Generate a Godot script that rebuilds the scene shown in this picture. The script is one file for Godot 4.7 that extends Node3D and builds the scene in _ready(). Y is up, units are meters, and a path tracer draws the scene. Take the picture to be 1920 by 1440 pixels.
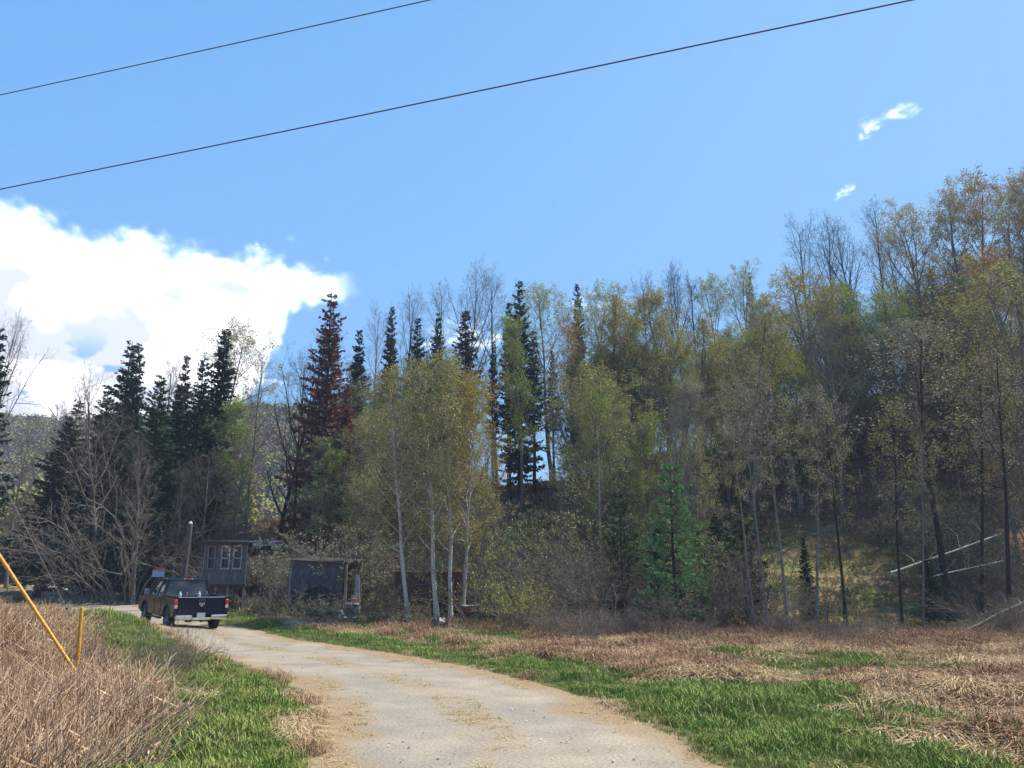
extends Node3D
# A gravel lane bends left past a dark pickup towards a wooded hillside in early spring.
# Axes: x to the right, y up, the lane runs away along -z. In the helpers below "d" is the distance ahead, d = -z.

var rng := RandomNumberGenerator.new()
var rough_noise := FastNoiseLite.new()
var patch_noise := FastNoiseLite.new()
var M := {}
var used := {}

# ------------------------------------------------------------------ mesh building
class Shape:
	var v := PackedVector3Array()
	var n := PackedVector3Array()
	var c := PackedColorArray()
	var i := PackedInt32Array()

	func tri(a: Vector3, b: Vector3, d: Vector3, col := Color.WHITE) -> void:
		var m := (d - a).cross(b - a).normalized()
		var k := v.size()
		v.append(a); v.append(b); v.append(d)
		n.append(m); n.append(m); n.append(m)
		c.append(col); c.append(col); c.append(col)
		i.append(k); i.append(k + 1); i.append(k + 2)

	func quad(a: Vector3, b: Vector3, d: Vector3, e: Vector3, col := Color.WHITE) -> void:
		tri(a, b, d, col); tri(a, d, e, col)

	func leaf(p: Vector3, along: Vector3, side: Vector3, col: Color) -> void:
		# a pointed leaf, folded a little along its midrib
		var m := along.cross(side).normalized()
		var k := v.size()
		var lift := m * side.length() * 0.35
		v.append(p); v.append(p + along * 0.5 + side + lift); v.append(p + along); v.append(p + along * 0.5 - side + lift)
		for q in 4:
			n.append(m); c.append(col)
		i.append(k); i.append(k + 1); i.append(k + 2)
		i.append(k); i.append(k + 2); i.append(k + 3)

	func tube(p: PackedVector3Array, r: PackedFloat32Array, sides: int, col := Color.WHITE) -> void:
		var k := v.size()
		var last := p.size() - 1
		var ref := Vector3.UP if absf((p[last] - p[0]).normalized().y) < 0.8 else Vector3.RIGHT
		for q in p.size():
			var t := (p[mini(q + 1, last)] - p[maxi(q - 1, 0)]).normalized()
			var a := t.cross(ref).normalized()
			var b := a.cross(t)
			for s in sides:
				var w := TAU * s / sides
				var m := a * cos(w) + b * sin(w)
				v.append(p[q] + m * r[q]); n.append(m); c.append(col)
		for q in last:
			for s in sides:
				var o := k + q * sides + s
				var e := k + q * sides + (s + 1) % sides
				i.append(o); i.append(e); i.append(o + sides)
				i.append(e); i.append(e + sides); i.append(o + sides)

	func rod(a: Vector3, b: Vector3, r: float, sides := 8, col := Color.WHITE) -> void:
		tube(PackedVector3Array([a, b]), PackedFloat32Array([r, r]), sides, col)
		var t := (b - a).normalized()
		var ref := Vector3.UP if absf(t.y) < 0.8 else Vector3.RIGHT
		var x := t.cross(ref).normalized() * r
		var y := x.cross(t)
		for s in sides:
			var w0 := TAU * s / sides
			var w1 := TAU * (s + 1) / sides
			var p0 := x * cos(w0) + y * sin(w0)
			var p1 := x * cos(w1) + y * sin(w1)
			tri(a, a + p1, a + p0, col)
			tri(b, b + p0, b + p1, col)

	func box(xf: Transform3D, size: Vector3, bevel := 0.0, col := Color.WHITE) -> void:
		var h := size * 0.5
		var b := minf(bevel, minf(h.x, minf(h.y, h.z)) * 0.9)
		var corner := func(s: Vector3, axis: int) -> Vector3:
			var q := h - Vector3.ONE * b
			q[axis] = h[axis]
			return xf * (q * s)
		var signs := [-1.0, 1.0]
		for axis in 3:
			var u := (axis + 1) % 3
			var w := (axis + 2) % 3
			for sg in signs:
				var s := Vector3.ZERO
				s[axis] = sg
				var pts := []
				for o in [[-1, -1], [1, -1], [1, 1], [-1, 1]]:
					s[u] = o[0]; s[w] = o[1]
					pts.append(corner.call(s, axis))
				out(pts, xf, col)
			if b > 0.0:
				for su in signs:
					for sw in signs:
						var s0 := Vector3.ZERO
						s0[u] = su; s0[w] = sw
						s0[axis] = -1.0
						var s1 := s0
						s1[axis] = 1.0
						out([corner.call(s0, u), corner.call(s1, u), corner.call(s1, w), corner.call(s0, w)], xf, col)
		if b > 0.0:
			for sx in signs:
				for sy in signs:
					for sz in signs:
						var s := Vector3(sx, sy, sz)
						out([corner.call(s, 0), corner.call(s, 1), corner.call(s, 2)], xf, col)

	func out(p: Array, xf: Transform3D, col: Color) -> void:
		# a face turned away from the middle of its solid
		var mid: Vector3 = p[0]
		for q in range(1, p.size()):
			mid += p[q]
		mid /= p.size()
		var m: Vector3 = (p[2] - p[0]).cross(p[1] - p[0])
		if m.dot(mid - xf.origin) < 0.0:
			p.reverse()
		for q in range(1, p.size() - 1):
			tri(p[0], p[q], p[q + 1], col)

	func prism(poly: PackedVector2Array, x0: float, x1: float, bevel: float, col := Color.WHITE) -> void:
		# a side view (z, y) swept across x, its rims rounded off by a bevel
		var ring := poly
		if Geometry2D.is_polygon_clockwise(ring):
			ring = ring.duplicate()
			ring.reverse()
		var inner := PackedVector2Array()
		var k := ring.size()
		for q in k:
			var e0 := (ring[q] - ring[(q + k - 1) % k]).normalized()
			var e1 := (ring[(q + 1) % k] - ring[q]).normalized()
			var m := Vector2(-(e0.y + e1.y), e0.x + e1.x).normalized()
			inner.append(ring[q] + m * bevel * (1.0 if m.dot(Vector2(-e1.y, e1.x)) > 0.0 else -1.0))
		var cut := Geometry2D.triangulate_polygon(inner)
		for side in 2:
			var xo := x0 if side == 0 else x1
			var xi := x0 + bevel if side == 0 else x1 - bevel
			for q in range(0, cut.size(), 3):
				var a := inner[cut[q]]
				var b := inner[cut[q + 1]]
				var d := inner[cut[q + 2]]
				var turned := (b - a).cross(d - a) > 0.0
				if (side == 1) == turned:
					tri(Vector3(xo, a.y, a.x), Vector3(xo, b.y, b.x), Vector3(xo, d.y, d.x), col)
				else:
					tri(Vector3(xo, a.y, a.x), Vector3(xo, d.y, d.x), Vector3(xo, b.y, b.x), col)
			for q in k:
				var w := (q + 1) % k
				var pts := [Vector3(xo, inner[q].y, inner[q].x), Vector3(xo, inner[w].y, inner[w].x), Vector3(xi, ring[w].y, ring[w].x), Vector3(xi, ring[q].y, ring[q].x)]
				if side == 0:
					pts.reverse()
				quad(pts[0], pts[1], pts[2], pts[3], col)
		for q in k:
			var w := (q + 1) % k
			quad(Vector3(x1 - bevel, ring[q].y, ring[q].x), Vector3(x1 - bevel, ring[w].y, ring[w].x), Vector3(x0 + bevel, ring[w].y, ring[w].x), Vector3(x0 + bevel, ring[q].y, ring[q].x), col)

	func lathe(xf: Transform3D, prof: Array, sides: int, col := Color.WHITE) -> void:
		# prof: [radius, height] pairs turned round the local y axis
		for q in prof.size() - 1:
			for s in sides:
				var w0 := TAU * s / sides
				var w1 := TAU * (s + 1) / sides
				var a: Vector3 = xf * Vector3(prof[q][0] * cos(w0), prof[q][1], prof[q][0] * sin(w0))
				var b: Vector3 = xf * Vector3(prof[q][0] * cos(w1), prof[q][1], prof[q][0] * sin(w1))
				var d: Vector3 = xf * Vector3(prof[q + 1][0] * cos(w1), prof[q + 1][1], prof[q + 1][0] * sin(w1))
				var e: Vector3 = xf * Vector3(prof[q + 1][0] * cos(w0), prof[q + 1][1], prof[q + 1][0] * sin(w0))
				quad(a, b, d, e, col)

	func mesh() -> ArrayMesh:
		var arrays := []
		arrays.resize(Mesh.ARRAY_MAX)
		arrays[Mesh.ARRAY_VERTEX] = v
		arrays[Mesh.ARRAY_NORMAL] = n
		arrays[Mesh.ARRAY_COLOR] = c
		arrays[Mesh.ARRAY_INDEX] = i
		var m := ArrayMesh.new()
		m.add_surface_from_arrays(Mesh.PRIMITIVE_TRIANGLES, arrays)
		return m

# ------------------------------------------------------------------ scene helpers
func numbered(called: String) -> String:
	var k: int = used.get(called, 0)
	used[called] = k + 1
	return called if k == 0 else "%s_%03d" % [called, k]

func tag(o: Node, label := "", category := "", group := "", kind := "") -> void:
	if label: o.set_meta("label", label)
	if category: o.set_meta("category", category)
	if group: o.set_meta("group", group)
	if kind: o.set_meta("kind", kind)

func base(called: String, at: Vector3, turn := 0.0) -> Node3D:
	var o := Node3D.new()
	o.name = numbered(called)
	add_child(o)
	o.position = at
	o.rotation.y = turn
	return o

func part(called: String, what: Mesh, m: Material, parent: Node) -> MeshInstance3D:
	var o := MeshInstance3D.new()
	o.name = called if parent != self else numbered(called)
	o.mesh = what
	o.material_override = m
	parent.add_child(o, true)
	return o

func boxed(size: Vector3, bevel := 0.01) -> ArrayMesh:
	var s := Shape.new()
	s.box(Transform3D.IDENTITY, size, bevel)
	return s.mesh()

func boxpart(called: String, at: Vector3, size: Vector3, m: Material, parent: Node, bevel := 0.01, turn := Vector3.ZERO) -> MeshInstance3D:
	var o := part(called, boxed(size, bevel), m, parent)
	o.position = at
	o.rotation = turn
	return o

func scatter(called: String, what: Mesh, m: Material, places: Array, tints: Array, label: String, category: String) -> MultiMeshInstance3D:
	var mm := MultiMesh.new()
	mm.transform_format = MultiMesh.TRANSFORM_3D
	mm.use_colors = true
	mm.mesh = what
	mm.instance_count = places.size()
	for k in places.size():
		mm.set_instance_transform(k, places[k])
		mm.set_instance_color(k, tints[k])
	var o := MultiMeshInstance3D.new()
	o.name = numbered(called)
	o.multimesh = mm
	o.material_override = m
	add_child(o, true)
	tag(o, label, category, "", "stuff")
	return o

func mat(col: Color, rough := 0.9, extra := {}) -> StandardMaterial3D:
	# col holds linear, real-world base colours
	var m := StandardMaterial3D.new()
	m.albedo_color = col.linear_to_srgb()
	m.roughness = rough
	for k in extra:
		m.set(k, extra[k])
	return m

func speckle(low: Color, high: Color, freq: float, octaves := 4, seed_no := 1, size := 512) -> NoiseTexture2D:
	# sRGB values; a seamless grain that multiplies the base colour
	var f := FastNoiseLite.new()
	f.seed = seed_no
	f.frequency = freq
	f.fractal_octaves = octaves
	var g := Gradient.new()
	g.set_color(0, low)
	g.set_color(1, high)
	var t := NoiseTexture2D.new()
	t.width = size
	t.height = size
	t.seamless = true
	t.noise = f
	t.color_ramp = g
	return t

func ss(a: float, b: float, x: float) -> float:
	var t := clampf((x - a) / (b - a), 0.0, 1.0)
	return t * t * (3.0 - 2.0 * t)

func along(tab: Array, x: float) -> float:
	if x <= tab[0][0]:
		return tab[0][1]
	for k in tab.size() - 1:
		if x <= tab[k + 1][0]:
			var t: float = (x - tab[k][0]) / (tab[k + 1][0] - tab[k][0])
			return lerpf(tab[k][1], tab[k + 1][1], t * t * (3.0 - 2.0 * t))
	return tab[-1][1]

# ------------------------------------------------------------------ the lie of the land
const RIDGE := [[-60.0, 1.0], [-40.0, 2.0], [-28.0, 3.5], [-20.0, 5.5], [-8.0, 8.5], [3.0, 10.0], [14.0, 12.5], [30.0, 18.5], [50.0, 25.0]]
const FOOT := [[-60.0, 90.0], [-45.0, 76.0], [-30.0, 60.0], [-18.0, 46.0], [-8.0, 42.0], [2.0, 39.0], [12.0, 37.0], [24.0, 37.0], [50.0, 35.0]]
const RUN := [[-45.0, 20.0], [-8.0, 24.0], [12.0, 30.0], [40.0, 36.0]]
const LANE := [[-30.0, 7.0], [-6.0, 2.4], [0.0, 1.3], [4.5, 0.6], [9.1, 0.05], [11.5, -0.35], [14.7, -1.15], [18.0, -2.65], [21.8, -5.0], [26.0, -8.0], [30.5, -11.7], [35.5, -16.0], [42.0, -20.8], [50.0, -26.0], [62.0, -34.5], [74.0, -45.0], [95.0, -68.0]]

func lane_x(d: float) -> float:
	for k in LANE.size() - 1:
		if d <= LANE[k + 1][0]:
			var a: Array = LANE[maxi(k - 1, 0)]
			var b: Array = LANE[k]
			var e: Array = LANE[k + 1]
			var f: Array = LANE[mini(k + 2, LANE.size() - 1)]
			var h: float = e[0] - b[0]
			var t: float = (d - b[0]) / h
			var m0: float = (e[1] - a[1]) / maxf(e[0] - a[0], 0.01) * h
			var m1: float = (f[1] - b[1]) / maxf(f[0] - b[0], 0.01) * h
			return b[1] * (2 * t * t * t - 3 * t * t + 1) + m0 * (t * t * t - 2 * t * t + t) + e[1] * (3 * t * t - 2 * t * t * t) + m1 * (t * t * t - t * t)
	return LANE[-1][1]

func lane_side(x: float, d: float) -> float:
	# metres to the right (+) or left (-) of the lane's middle
	if d < -29.0 or d > 94.0:
		return 99.0
	var slope := (lane_x(d + 0.5) - lane_x(d - 0.5))
	return (x - lane_x(d)) / sqrt(1.0 + slope * slope)

func plain(x: float, d: float) -> float:
	# the land without its small bumps and without the bed cut for the lane
	var y := 0.045 * clampf(d - 29.0, 0.0, 40.0) * ss(0.0, -9.0, x)
	var b := along(FOOT, x)
	var r := along(RIDGE, x)
	var w := along(RUN, x)
	y += r * ss(b, b + w, d) - 0.35 * r * ss(b + w + 4.0, b + w + 40.0, d) * ss(12.0, -4.0, x)
	y += ss(-8.5, -13.0, x) * ss(36.0, 22.0, d) * ss(-5.0, 5.0, d)
	if d > 120.0:
		var side := x / d
		y += (20.0 + 38.0 * ss(0.1, -0.2, side) - 7.0 * ss(-0.4, -0.75, side)) * ss(140.0, 320.0, d) * (1.0 + 0.06 * sin(x * 0.021 + 1.0) + 0.04 * sin(x * 0.05))
	return y

func land(x: float, d: float) -> float:
	var y := plain(x, d)
	var off := absf(lane_side(x, d))
	var loose := ss(2.3, 4.0, off)
	y += rough_noise.get_noise_2d(x, d) * 0.3 * loose + rough_noise.get_noise_2d(x * 0.25 + 70.0, d * 0.25) * 0.35 * loose * ss(30.0, 40.0, d)
	y -= 0.09 * ss(2.35, 1.9, off)
	return y

func ground_at(x: float, d: float) -> Vector3:
	return Vector3(x, land(x, d), -d)

# ------------------------------------------------------------------ plants
func any_side(t: Vector3) -> Vector3:
	# a random direction square to t
	var q := Vector3(rng.randf_range(-1, 1), rng.randf_range(-1, 1), rng.randf_range(-1, 1))
	q = q - t * q.dot(t)
	return q.normalized() if q.length() > 0.01 else t.cross(Vector3.RIGHT).normalized()

func shade_of(low := 0.7, high := 1.2) -> Color:
	var k := rng.randf_range(low, high)
	return Color(k * rng.randf_range(0.92, 1.08), k, k * rng.randf_range(0.9, 1.05))

func limb(g: Dictionary, from: Vector3, way: Vector3, length: float, r: float, level: int) -> void:
	var segs: int = [10, 6, 4, 2, 1][level]
	var p := PackedVector3Array([from])
	var rr := PackedFloat32Array([r])
	var w := way
	var wander: float = g.wander[level]
	var up: float = g.up[level]
	for s in segs:
		w = (w + any_side(w) * rng.randf() * wander + Vector3.UP * up).normalized()
		p.append(p[s] + w * length / segs)
		rr.append(maxf(r * lerpf(1.0, 0.3 if level else 0.16, (s + 1.0) / segs), 0.004))
	if level == 0:
		rr[0] = r * 1.5
	var body: Shape = g.trunk if level <= 1 else g.twigs
	body.tube(p, rr, [8, 5, 4, 3, 3][level], shade_of(0.8, 1.15))
	if level >= g.depth - 1 and g.leaf_n > 0.0:
		var k := int(g.leaf_n * (1.0 if level == g.depth else 0.6) + rng.randf())
		for q in k:
			var t := rng.randf()
			var o: Vector3 = p[0].lerp(p[segs], t) + any_side(w) * rng.randf() * g.leaf_out
			var a: Vector3 = (any_side(w) + w * rng.randf_range(-0.3, 0.8) + Vector3.DOWN * g.hang).normalized()
			var size: float = g.leaf * rng.randf_range(0.6, 1.3)
			g.leaves.leaf(o, a * size, any_side(a) * size * 0.38, shade_of(0.72, 1.22))
	if level == g.depth:
		return
	var n: int = g.count[level]
	var spin := rng.randf() * TAU
	for k in n:
		var t: float = lerpf(g.start[level], 0.99, (k + rng.randf() * 0.9) / n)
		var f: float = t * segs
		var q := mini(int(f), segs - 1)
		var here := p[q].lerp(p[q + 1], f - q)
		var dir := (p[q + 1] - p[q]).normalized()
		spin += 2.4 + rng.randf_range(-0.5, 0.5)
		var ref := dir.cross(Vector3(0.31, 0.2, 0.93)).normalized()
		var out := ref.rotated(dir, spin)
		var ang: float = deg_to_rad(g.angle[level]) * rng.randf_range(0.7, 1.25)
		var len: float
		if level == 0:
			var u: float = (t - g.start[0]) / (1.0 - g.start[0])
			len = g.reach * pow(sin(PI * clampf(0.12 + u * g.top, 0.0, 1.0)), 0.7) * rng.randf_range(0.65, 1.15)
			ang *= lerpf(1.25, 0.6, u)
		else:
			len = length * g.ratio[level] * (1.1 - 0.55 * t) * rng.randf_range(0.7, 1.2)
		if len > 0.08:
			limb(g, here, dir * cos(ang) + out * sin(ang), len, rr[q] * g.thin[level], level + 1)

func hardwood(style: int, leaves: float, seed_no: int) -> Dictionary:
	rng.seed = seed_no
	var g := {"trunk": Shape.new(), "twigs": Shape.new(), "leaves": Shape.new(), "depth": 4, "h": 12.0, "leaf_n": leaves, "leaf": 0.078, "leaf_out": 0.2, "hang": 0.2,
		"wander": [0.10, 0.22, 0.3, 0.35, 0.3], "up": [0.05, 0.10, 0.06, 0.03, 0.02], "count": [24, 8, 5, 4], "start": [0.2, 0.25, 0.2, 0.2],
		"angle": [50.0, 45.0, 45.0, 45.0], "ratio": [0.0, 0.5, 0.55, 0.55], "thin": [0.42, 0.5, 0.55, 0.6], "reach": 4.0, "top": 0.82}
	var r := 0.15
	match style:
		1: # broad and forked
			g.start = [0.16, 0.2, 0.2, 0.2]; g.count = [21, 8, 5, 4]; g.angle = [40.0, 42.0, 45.0, 48.0]; g.reach = 4.6; g.thin = [0.6, 0.5, 0.55, 0.6]; g.wander[0] = 0.16; g.up[1] = 0.14
		2: # airy, upright
			g.start = [0.26, 0.25, 0.2, 0.2]; g.count = [22, 8, 5, 4]; g.angle = [36.0, 40.0, 42.0, 45.0]; g.reach = 3.6; g.up[1] = 0.16
		3: # slim, crown high up
			g.start = [0.34, 0.2, 0.2, 0.2]; g.count = [20, 8, 5, 4]; g.angle = [44.0, 45.0, 45.0, 45.0]; g.reach = 3.0
		4: # birch: fine drooping twigs
			g.start = [0.26, 0.25, 0.15, 0.15]; g.count = [26, 7, 5, 4]; g.angle = [46.0, 45.0, 50.0, 50.0]; g.reach = 2.9; g.up = [0.05, 0.06, -0.05, -0.1, -0.15]; g.hang = 0.6; g.leaf = 0.068; r = 0.10
		5: # pole of the thicket's edge
			g.start = [0.46, 0.2, 0.15, 0.15]; g.count = [17, 6, 5, 4]; g.angle = [52.0, 45.0, 45.0, 48.0]; g.reach = 2.3; g.leaf = 0.07; r = 0.095; g.wander[0] = 0.06
	limb(g, Vector3.ZERO, Vector3.UP, 12.0, r, 0)
	return g

func spruce(style: int, seed_no: int) -> Dictionary:
	# style 0 dense to the ground, 1 ragged, 2 narrow, 3 and 4 bare below with a loose crown
	rng.seed = seed_no
	var g := {"trunk": Shape.new(), "twigs": Shape.new(), "leaves": Shape.new(), "h": 14.0}
	var p := PackedVector3Array()
	var rr := PackedFloat32Array()
	for k in 9:
		p.append(Vector3(rng.randf_range(-0.05, 0.05), 14.0 * k / 8.0, rng.randf_range(-0.05, 0.05)))
		rr.append(0.17 * (1.0 - k / 8.0) + 0.012)
	g.trunk.tube(p, rr, 8, Color.WHITE)
	var reach: float = [2.3, 2.1, 1.6, 2.0, 1.6][style]
	var low: float = [0.06, 0.1, 0.08, 0.42, 0.36][style]
	var y := 14.0 * low
	while y < 13.85:
		var t := y / 14.0
		var shape := pow(1.0 - t, 0.78) * (1.0 if t > low + 0.1 else lerpf(0.55, 1.0, (t - low) / 0.1))
		var count := 8 if t < 0.85 else 6
		var spin := rng.randf() * TAU
		for k in count:
			if style in [1, 3, 4] and rng.randf() < 0.2:
				continue
			spin += TAU / count + rng.randf_range(-0.3, 0.3)
			var len := (reach * shape + 0.1) * rng.randf_range(0.45, 1.08) * (1.0 + 0.22 * sin(y * 2.3 + spin * 2.0 + style))
			var yb := y + rng.randf_range(-0.22, 0.22)
			var lift := lerpf(-0.30, 0.55, t) + rng.randf_range(-0.22, 0.22)
			var out := Vector3(cos(spin), 0, sin(spin))
			var bp := PackedVector3Array()
			var br := PackedFloat32Array()
			for s in 4:
				var u := s / 3.0
				bp.append(Vector3(0, yb, 0) + out * len * u + Vector3.UP * (lift * len * u - 0.18 * len * sin(PI * u) * (1.0 - t)))
				br.append(lerpf(0.03 * (0.4 + shape), 0.005, u))
			g.twigs.tube(bp, br, 3, Color.WHITE)
			var steps := int(len / 0.11) + 2
			for s in steps:
				var u := (s + rng.randf()) / steps
				if u < 0.12:
					continue
				var f := u * 3.0
				var q := mini(int(f), 2)
				var here := bp[q].lerp(bp[q + 1], f - q)
				var dir := (bp[q + 1] - bp[q]).normalized()
				var side := dir.cross(Vector3.UP).normalized()
				for w in 5:
					var sg: float = [-1.0, 1.0, 0.0, -0.6, 0.6][w]
					var a := (dir * rng.randf_range(0.5, 1.0) + side * sg * rng.randf_range(0.5, 1.0) + Vector3.UP * rng.randf_range(-0.9, 0.3)).normalized()
					var size := rng.randf_range(0.11, 0.27) * (0.65 + 0.5 * shape)
					g.leaves.leaf(here + Vector3.UP * rng.randf_range(-0.06, 0.04), a * size, any_side(a) * size * 0.27, shade_of(0.5, 1.6))
		y += rng.randf_range(0.16, 0.28)
	return g

func young_pine(seed_no: int) -> Dictionary:
	rng.seed = seed_no
	var g := {"trunk": Shape.new(), "twigs": Shape.new(), "leaves": Shape.new(), "h": 6.0}
	g.trunk.tube(PackedVector3Array([Vector3.ZERO, Vector3(0.04, 3, 0.02), Vector3(0, 6, 0)]), PackedFloat32Array([0.08, 0.05, 0.012]), 7, Color.WHITE)
	var y := 0.5
	while y < 5.9:
		var t := y / 6.0
		var spin := rng.randf() * TAU
		for k in 6:
			spin += TAU / 6.0 + rng.randf_range(-0.3, 0.3)
			var len := (1.75 * pow(1.0 - t, 0.75) + 0.15) * rng.randf_range(0.65, 1.1)
			var out := Vector3(cos(spin), rng.randf_range(0.15, 0.5), sin(spin)).normalized()
			var tip := Vector3(0, y, 0) + out * len + Vector3.UP * 0.12 * len
			g.twigs.tube(PackedVector3Array([Vector3(0, y, 0), Vector3(0, y, 0) + out * len * 0.55 - Vector3.UP * 0.04, tip]), PackedFloat32Array([0.02, 0.012, 0.005]), 3, Color.WHITE)
			var bunches := int(len / 0.1) + 2
			for s in bunches:
				var u := 0.25 + 0.75 * (s + rng.randf()) / bunches
				var here := Vector3(0, y, 0).lerp(tip, u) + any_side(out) * rng.randf() * 0.16 * len
				var tone := shade_of(0.65, 1.3)
				for q in 7:
					var a := (out * 0.7 + any_side(out) * rng.randf_range(0.3, 1.0) + Vector3.UP * 0.25).normalized()
					var size := rng.randf_range(0.12, 0.2)
					g.leaves.leaf(here, a * size, any_side(a) * size * 0.12, tone)
		y += rng.randf_range(0.3, 0.45)
	return g

func thicket(style: int, leaves: float, seed_no: int) -> Dictionary:
	# a bush of many stems, 2.5 m tall
	rng.seed = seed_no
	var g := {"trunk": Shape.new(), "twigs": Shape.new(), "leaves": Shape.new(), "depth": 4, "h": 2.5, "leaf_n": leaves, "leaf": 0.045, "leaf_out": 0.06, "hang": 0.1,
		"wander": [0.1, 0.25, 0.3, 0.35, 0.3], "up": [0.0, -0.04, 0.02, 0.02, 0.02], "count": [0, 6, 4, 3], "start": [0.0, 0.2, 0.15, 0.2],
		"angle": [0.0, 42.0, 45.0, 45.0], "ratio": [0.0, 0.42, 0.5, 0.5], "thin": [0.5, 0.6, 0.6, 0.7]}
	if style == 1:
		g.up[1] = -0.16
	for k in 16:
		var out := Vector3(rng.randf_range(-1, 1), 0, rng.randf_range(-1, 1))
		var way := (Vector3.UP + out * (0.75 if style else 0.45)).normalized()
		limb(g, out * 0.3, way, rng.randf_range(1.5, 2.9), rng.randf_range(0.014, 0.024), 1)
	return g

var stock := {}

func stock_up() -> void:
	for k in 5:
		stock["spruce%d" % k] = keep(spruce(k, 100 + k))
	for k in 4:
		stock["bare%d" % k] = keep(hardwood(k, 0.0, 200 + k))
		stock["bud%d" % k] = keep(hardwood(k, 3.0, 300 + k))
	for k in 3:
		stock["birch%d" % k] = keep(hardwood(4, 3.2, 400 + k))
		stock["pole%d" % k] = keep(hardwood(5, 1.5, 500 + k))
	for k in 2:
		stock["pine%d" % k] = keep(young_pine(600 + k))
		stock["thicket%d" % k] = keep(thicket(k, 0.0, 700 + k))
		stock["leafy%d" % k] = keep(thicket(k, 3.0, 710 + k))

func keep(g: Dictionary) -> Dictionary:
	var out := {"h": g.h}
	for k in ["trunk", "twigs", "leaves"]:
		out[k] = g[k].mesh() if g[k].v.size() else null
	return out

const CALLED := {"spruce": "spruce_tree", "bare": "leafless_tree", "bud": "budding_tree", "birch": "birch_tree", "pole": "slender_tree", "pine": "young_pine", "thicket": "bare_shrub", "leafy": "leafy_shrub"}

func plant(kind: String, variant: int, x: float, d: float, height: float, wide: float, tone: String, lean: float, label: String, group := "") -> Node3D:
	var s: Dictionary = stock["%s%d" % [kind, variant]]
	var o := base(CALLED[kind], ground_at(x, d) - Vector3(0, 0.06, 0))
	var k: float = height / s.h * (1.0 if kind in ["spruce", "pine", "thicket", "leafy"] else 0.89)
	var w := k * wide * (1.28 if kind == "bud" else 1.0)
	o.basis = Basis(Vector3.BACK, deg_to_rad(-lean)) * Basis(Vector3.UP, rng.randf() * TAU) * Basis.from_scale(Vector3(w, k, w))
	var bark: Material = M.bark_grey
	if kind == "birch": bark = M.bark_birch
	elif kind in ["spruce", "pine"] or tone == "dark": bark = M.bark_dark
	elif tone == "pale" and kind == "bare": bark = M.bark_pale
	elif kind == "pole": bark = M.bark_dark if label.contains("dark") else M.bark_ash
	elif kind in ["thicket", "leafy"]: bark = M.bark_brush
	part("trunk" if not kind in ["thicket", "leafy"] else "stems", s.trunk, bark, o)
	if s.twigs:
		tag(part("branches", s.twigs, M.bark_twig if kind == "birch" else bark, o), "", "", "", "stuff")
	if s.leaves:
		tag(part("crown", s.leaves, M["leaf_" + tone], o), "", "", "", "stuff")
	tag(o, label, "shrub" if kind in ["thicket", "leafy"] else "tree", group)
	return o

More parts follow.
